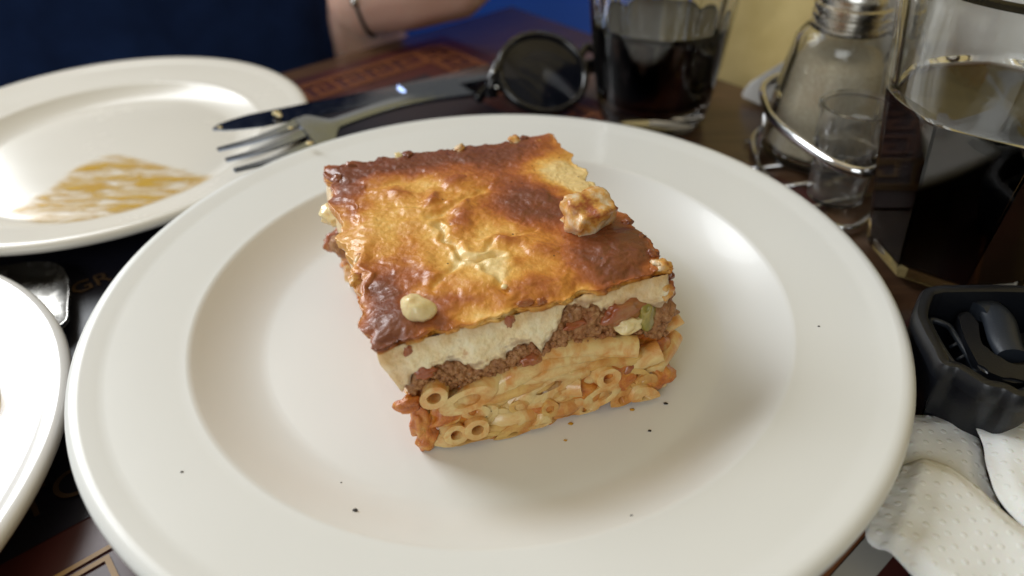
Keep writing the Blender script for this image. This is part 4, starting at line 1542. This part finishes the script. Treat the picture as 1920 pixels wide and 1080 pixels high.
# ------------------------------------------------------------------ black case with grey pieces
def black_case():
    rim_px = [(1734, 548), (1722, 585), (1732, 615), (1752, 652), (1768, 682), (1796, 690), (1822, 706), (1850, 722), (1882, 729), (1906, 741)]
    zt = 0.030
    rim = [atz(x, y, zt) for x, y in rim_px]
    right = [atz(1930, 740, zt), atz(1975, 712, zt), atz(2000, 650, zt), atz(2005, 590, zt), atz(1985, 548, zt), atz(1900, 538, zt), atz(1780, 538, zt), atz(1752, 540, zt)]
    loop = smooth_path(rim + right, 5, True)
    c = np.mean(loop, 0)
    root = empty('black_case', (c[0], c[1], 0.0), 'open black plastic case with grey pieces inside, between plate and napkin', 'case')
    th = 0.0026
    bm = bmesh.new()
    m_ = len(loop)
    outs = []
    for i, p in enumerate(loop):
        t_ = loop[(i + 1) % m_] - loop[i - 1]
        nn = np.array([t_[1], -t_[0], 0])
        nn /= np.linalg.norm(nn) + 1e-9
        if np.dot(nn, p - c) < 0: nn = -nn
        outs.append(nn)
    levels = [(0.0025, -0.0050, 0), (0.0010, -0.0030, 1), (0.0006, 0.018, 1), (-0.0004, 0.0235, 1), (0.0012, 0.0245, 1), (0.0012, 0.0290, 1), (0.0004, 0.0304, 1), (-0.0014, 0.0307, 1), (-0.0028, 0.0300, 1), (-0.0032, 0.0270, 1), (-0.0040, 0.0040, 1)]
    rows = []
    for off, z, _ in levels:
        zz = max(0.0026, z)
        inn = 0.0 if z > 0 else -0.004
        rows.append([bm.verts.new((p[0] + o_[0] * (off + inn), p[1] + o_[1] * (off + inn), zz)) for p, o_ in zip(loop, outs)])
    rows = rows[1:]
    for A, B in zip(rows, rows[1:]):
        for q in range(m_): bm.faces.new((A[q], A[(q + 1) % m_], B[(q + 1) % m_], B[q]))
    bm.faces.new(rows[0][::-1])
    bm.faces.new(rows[-1])
    bm_obj('shell', bm, M['black_plastic'], root, True, 50)
    # inner tray frame with two ribs
    fr = [atz(x, y, 0.021) for x, y in ((1742, 604), (1775, 610), (1792, 632), (1828, 690), (1822, 700), (1806, 700), (1776, 668))]
    bm = bmesh.new()
    add_tube(bm, smooth_path(fr, 6, True), (0.0010, 0.0012), 8, closed=True)
    bm_obj('inner_frame', bm, M['grey_plastic'], root)
    for a_, b_ in (((1797, 643), (1780, 651)), ((1810, 666), (1793, 675))):
        bm = bmesh.new()
        add_tube(bm, [atz(*a_, 0.021), atz(*b_, 0.019)], 0.0006, 8)
        bm_obj('rib', bm, M['grey_plastic'], root)
    # rocker-shaped holder
    ol = [(1797, 590), (1815, 584), (1832, 600), (1838, 640), (1860, 668), (1920, 690), (1960, 690), (1958, 708), (1905, 716), (1860, 702), (1838, 690), (1822, 664), (1806, 630)]
    bm = bmesh.new()
    P_ = [atz(x, y, 0.0240) for x, y in ol]
    P_ = smooth_path(P_, 4, True)
    prism(bm, [np.array([p[0], p[1], 0.006]) for p in P_], 0.0185)
    bmesh.ops.bevel(bm, geom=[e for e in bm.edges if abs(e.verts[0].co.z - e.verts[1].co.z) < 1e-5 and e.verts[0].co.z > 0.02], offset=0.0010, segments=3, affect='EDGES')
    bm_obj('holder', bm, M['black_plastic'], root, True, 50)
    # rounded grey lever
    lev = [atz(x, y, 0.0235) for x, y in ((1832, 585), (1852, 580), (1872, 600), (1884, 640), (1898, 668))]
    bm = bmesh.new()
    pts = smooth_path(lev, 6)
    add_tube(bm, pts, [(0.0042 + 0.001 * math.sin(i / len(pts) * 3), 0.0030) for i in range(len(pts))], 14)
    bm_obj('lever', bm, M['grey_plastic'], root, True, 60)
    bm = bmesh.new()
    blk = [atz(x, y, 0.022) for x, y in ((1890, 600), (1975, 600), (1972, 662), (1906, 662))]
    prism(bm, [np.array([p[0], p[1], 0.006]) for p in blk], 0.012)
    bmesh.ops.bevel(bm, geom=bm.edges[:], offset=0.002, segments=3, affect='EDGES')
    bm_obj('insert_block', bm, M['black_plastic'], root, True, 50)


black_case()


# ------------------------------------------------------------------ embossed napkin, loosely folded
def sheet(name, pxpoly, zfun, parent, matl, step=0.0013, thick=0.0004, seed=0, amp=0.0016):
    poly = smooth_path([atz(x, y, z)[:2] for x, y, z in pxpoly], 6, True)
    P = np.array(poly)
    mn, mx = P.min(0), P.max(0)
    pts2 = [Vector((p[0], p[1])) for p in P]

    def inside(q):
        c = False
        j = len(P) - 1
        for i in range(len(P)):
            if (P[i][1] > q[1]) != (P[j][1] > q[1]) and q[0] < (P[j][0] - P[i][0]) * (q[1] - P[i][1]) / (P[j][1] - P[i][1]) + P[i][0]: c = not c
            j = i
        return c
    n0 = len(pts2)
    x = mn[0]
    while x < mx[0]:
        y = mn[1]
        while y < mx[1]:
            q = np.array([x + random.uniform(-.2, .2) * step, y + random.uniform(-.2, .2) * step])
            if inside(q) and np.sqrt(((P - q) ** 2).sum(1)).min() > step * 0.7: pts2.append(Vector(q))
            y += step
        x += step
    vs, es, fs, *_ = delaunay_2d_cdt(pts2, [(i, (i + 1) % n0) for i in range(n0)], [], 1, 1e-7)
    V = []
    for v in vs:
        d = np.sqrt(((P - np.array(v)) ** 2).sum(1)).min()
        z = zfun(v[0], v[1]) + amp * fbm((v[0], v[1], seed), 32, 3) + 0.5 * amp * nz((v[0], v[1], seed), 75) - 0.0022 * (1 - sstep(0, 0.006, d))
        V.append((v[0], v[1], max(z, 0.0024)))
    o = mesh_obj(name, V, fs, matl, parent)
    md = o.modifiers.new('thickness', 'SOLIDIFY')
    md.thickness = thick
    md.offset = -1
    return o


nb = atz(1800, 900, 0.008)
nap = empty('paper_napkin', (nb[0], nb[1], MATZ), 'white embossed paper napkin, loosely folded beside the black case', 'napkin')


def rimclear(x, y, z):
    """stay below the rim of the large plate where the tissue tucks under it"""
    r = math.hypot(x, y)
    return min(z, 0.0125) if r < 0.143 else min(z, 0.0125 + (r - 0.143) * 0.9)


sheet('fold', [(1690, 790, .008), (1726, 768, .010), (1800, 767, .010), (1834, 784, .010), (1848, 830, .010), (1858, 880, .010), (1880, 950, .010), (1760, 960, .008), (1690, 900, .008)],
      lambda x, y: rimclear(x, y, 0.0095), nap, M['napkin'], seed=1)
sheet('fold', [(1828, 782, .012), (1880, 776, .012), (1990, 782, .012), (2100, 860, .012), (2080, 1040, .012), (1950, 1010, .012), (1874, 940, .012), (1852, 880, .012), (1845, 830, .012)],
      lambda x, y: rimclear(x, y, 0.0135), nap, M['napkin'], seed=2)
sheet('fold', [(1680, 880, .012), (1722, 852, .014), (1780, 862, .015), (1835, 898, .015), (1890, 950, .015), (1960, 1010, .015), (2010, 1120, .014), (1900, 1200, .012), (1740, 1130, .009), (1660, 1060, .007), (1612, 1016, .005)],
      lambda x, y: rimclear(x, y, 0.0150), nap, M['napkin'], seed=3)


# ------------------------------------------------------------------ curled paper slip between the plates
def slip():
    ol = smooth_path([atz(x, y, 0.0075) for x, y in ((-60, 520), (10, 500), (60, 493), (100, 494), (121, 506), (131, 535), (129, 575), (120, 610), (40, 640), (-60, 640))], 5, True)
    c = np.mean(ol, 0)
    bm = bmesh.new()
    rows = []
    for k, z in ((0.965, 0.0058), (0.995, 0.0066), (1.0, 0.0076), (0.985, 0.0084), (0.955, 0.0083), (0.90, 0.0072), (0.5, 0.0064)):
        rows.append([bm.verts.new((c[0] + (p[0] - c[0]) * k, c[1] + (p[1] - c[1]) * k, z)) for p in ol])
    n = len(ol)
    for A, B in zip(rows, rows[1:]):
        for q in range(n): bm.faces.new((A[q], A[(q + 1) % n], B[(q + 1) % n], B[q]))
    bm.faces.new(rows[0][::-1])
    bm.faces.new(rows[-1])
    o = bm_obj('utensil_handle', bm, M['cap'], None, True, 60)
    props(o, 'rounded grey steel utensil end showing between the small plate and the glossy plate', 'utensil')


slip()


# ------------------------------------------------------------------ the diner opposite, and a blue chair
def blob_mesh(name, caps, voxel, matl, parent, smooth_it=6):
    """caps: chains of (point, radius); merged into one continuous skin by remeshing"""
    bm = bmesh.new()
    for chain in caps:
        for (p, r), (q, s) in zip(chain, chain[1:]):
            p, q = Vector(p), Vector(q)
            L = (q - p).length
            k = max(2, int(L / (min(r, s) * 0.35)) + 1)
            for i in range(k + 1):
                f_ = i / k
                g = bmesh.ops.create_icosphere(bm, subdivisions=2, radius=r + (s - r) * f_)
                bmesh.ops.translate(bm, vec=p.lerp(q, f_), verts=g['verts'])
    me = bpy.data.meshes.new(name)
    bm.to_mesh(me)
    bm.free()
    tmp = bpy.data.objects.new('tmp', me)
    COL.objects.link(tmp)
    rm = tmp.modifiers.new('r', 'REMESH')
    rm.mode = 'VOXEL'
    rm.voxel_size = voxel
    sm = tmp.modifiers.new('s', 'SMOOTH')
    sm.iterations = smooth_it
    dg = bpy.context.evaluated_depsgraph_get()
    dg.update()
    me2 = bpy.data.meshes.new_from_object(tmp.evaluated_get(dg))
    bpy.data.objects.remove(tmp)
    return link_mesh(name, me2, matl, parent)


NF = -E2                                     # away from the table, towards the diner


def dp(a, out, z):
    q = K + E1 * a + NF * out
    return (q[0], q[1], z)


def person():
    root = empty('person', dp(0.185, 0.34, -0.30), 'person in a navy top with one hand at the table edge, wearing a bracelet', 'person')
    wrist = dp(0.128, 0.010, 0.030)
    arm = [(dp(0.015, 0.33, 0.24), 0.046), (dp(0.035, 0.27, 0.08), 0.043), (dp(0.02, 0.20, -0.085), 0.040), (dp(0.080, 0.10, -0.030), 0.030), (wrist, 0.0265)]
    palm = [(wrist, 0.0255), (dp(0.105, -0.010, 0.036), 0.030), (dp(0.075, -0.022, 0.040), 0.031), (dp(0.050, -0.022, 0.046), 0.026)]
    palm2 = [(wrist, 0.024), (dp(0.105, 0.015, 0.046), 0.028), (dp(0.070, 0.018, 0.056), 0.027), (dp(0.045, 0.016, 0.058), 0.024)]
    chains = [arm, palm, palm2]
    kn = [(0.040, -0.028, 0.056), (0.034, -0.010, 0.068), (0.034, 0.012, 0.076), (0.040, 0.032, 0.078)]
    for i, (a, o_, z) in enumerate(kn):
        Ls = (0.038, 0.043, 0.041, 0.034)[i]
        r = (0.0100, 0.0104, 0.0100, 0.0090)[i]
        chains.append([(dp(a + .02, o_ * 0.6, z - .004), r * 1.2), (dp(a, o_, z), r), (dp(a - Ls * .8, o_ - .002, z + 0.008), r * 0.95),
                       (dp(a - Ls * 1.15, o_ - 0.002, z - 0.006), r * 0.88), (dp(a - Ls * 0.95, o_, z - 0.022), r * 0.8)])
    chains.append([(dp(0.100, -0.020, 0.050), 0.0150), (dp(0.070, -0.040, 0.064), 0.0125), (dp(0.046, -0.046, 0.072), 0.0105), (dp(0.022, -0.042, 0.070), 0.0090)])
    blob_mesh('body', chains, 0.0035, M['skin'], root, 5)
    # navy top with soft vertical folds
    V, F = [], []
    nseg, rows = 96, 34
    for j in range(rows + 1):
        f_ = j / rows
        z = -0.30 + 0.72 * f_
        wide = 0.195 + 0.030 * math.sin(math.pi * min(1, f_ * 1.1)) - 0.10 * sstep(0.86, 1.0, f_)
        deep = 0.125 + 0.02 * math.sin(math.pi * f_) - 0.05 * sstep(0.86, 1.0, f_)
        for k in range(nseg):
            a = 2 * math.pi * k / nseg
            fold = 1 + 0.045 * MN.noise(Vector((math.cos(a) * 4.2, math.sin(a) * 4.2, f_ * 1.3))) + 0.022 * MN.noise(Vector((math.cos(a) * 11, math.sin(a) * 11, f_ * 2.2)))
            V.append(dp(0.160 + 0.96 * wide * math.cos(a) * fold + 0.28 * deep * math.sin(a), 0.34 - deep * math.sin(a) * fold + 0.28 * wide * math.cos(a) + 0.02 * (1 - f_), z))
    for j in range(rows):
        for k in range(nseg):
            F.append((j * nseg + k, j * nseg + (k + 1) % nseg, (j + 1) * nseg + (k + 1) % nseg, (j + 1) * nseg + k))
    F.append(tuple(range(nseg))[::-1])
    F.append(tuple(rows * nseg + k for k in range(nseg)))
    mesh_obj('navy_top', V, F, M['navy_cloth'], root)
    bm = bmesh.new()
    add_tube(bm, smooth_path([dp(0.05, 0.34, 0.36), dp(0.015, 0.335, 0.25), dp(0.028, 0.29, 0.13), dp(0.036, 0.265, 0.07)], 5), [(0.062 - 0.0006 * i, 0.060 - 0.0006 * i) for i in range(16)], 24)
    bm_obj('sleeve', bm, M['navy_cloth'], root)
    # bracelet: thin cord round the wrist with a pale bar
    w = Vector(wrist)
    axd = (Vector(palm[1][0]) - w).normalized()
    x = Vector((0, 0, 1)).cross(axd).normalized()
    y = axd.cross(x)
    ring = [w + x * (0.0262 * math.cos(a)) + y * (0.0262 * math.sin(a)) for a in np.linspace(0, 2 * math.pi, 40, endpoint=False)]
    bm = bmesh.new()
    add_tube(bm, ring, (0.0016, 0.0012), 8, closed=True)
    br_ = bm_obj('bracelet', bm, M['strap'], root)
    seg = [w + x * (0.0274 * math.cos(a)) + y * (0.0274 * math.sin(a)) for a in np.linspace(2.25, 3.05, 8)]
    seg2 = seg
    bm = bmesh.new()
    add_tube(bm, seg2, (0.0024, 0.0012), 8)
    bm_obj('bracelet_bar', bm, M['rivet'], br_)


person()


def chair():
    c0 = K + NF * 0.36 + E1 * (-0.20)
    root = empty('blue_chair', (c0[0], c0[1], -0.73), 'bright blue plastic chair beyond the table corner', 'chair')

    def cp(a, b, z): return (c0 + E1 * a + NF * b).tolist() + [z]
    V, F = [], []
    nu, nv = 24, 16
    for j in range(nv + 1):
        for i in range(nu + 1):
            a = -0.23 + 0.46 * i / nu
            f_ = j / nv
            V.append(cp(a, -0.20 + 0.05 * (abs(a) / 0.23) ** 2 * 1.0 - 0.03 * f_, -0.30 + 0.44 * f_ - 0.05 * (abs(a) / .23) ** 4 * f_))
    for j in range(nv):
        for i in range(nu): F.append((j * (nu + 1) + i, j * (nu + 1) + i + 1, (j + 1) * (nu + 1) + i + 1, (j + 1) * (nu + 1) + i))
    o = mesh_obj('backrest', V, F, M['blue_plastic'], root)
    o.modifiers.new('thickness', 'SOLIDIFY').thickness = 0.008
    bm = bmesh.new()
    prism(bm, [cp(-.22, -.20, -.29), cp(.22, -.20, -.29), cp(.20, .22, -.28), cp(-.20, .22, -.28)], 0.02)
    bmesh.ops.bevel(bm, geom=bm.edges[:], offset=0.006, segments=3, affect='EDGES')
    bm_obj('seat', bm, M['blue_plastic'], root, True, 40)
    for a, b in ((-.19, -.18), (.19, -.18), (.19, .19), (-.19, .19)):
        bm = bmesh.new()
        add_tube(bm, [cp(a * 1.08, b * 1.08, -0.73), cp(a, b, -0.28)], [0.013, 0.018], 12)
        bm_obj('leg', bm, M['blue_plastic'], root)


chair()
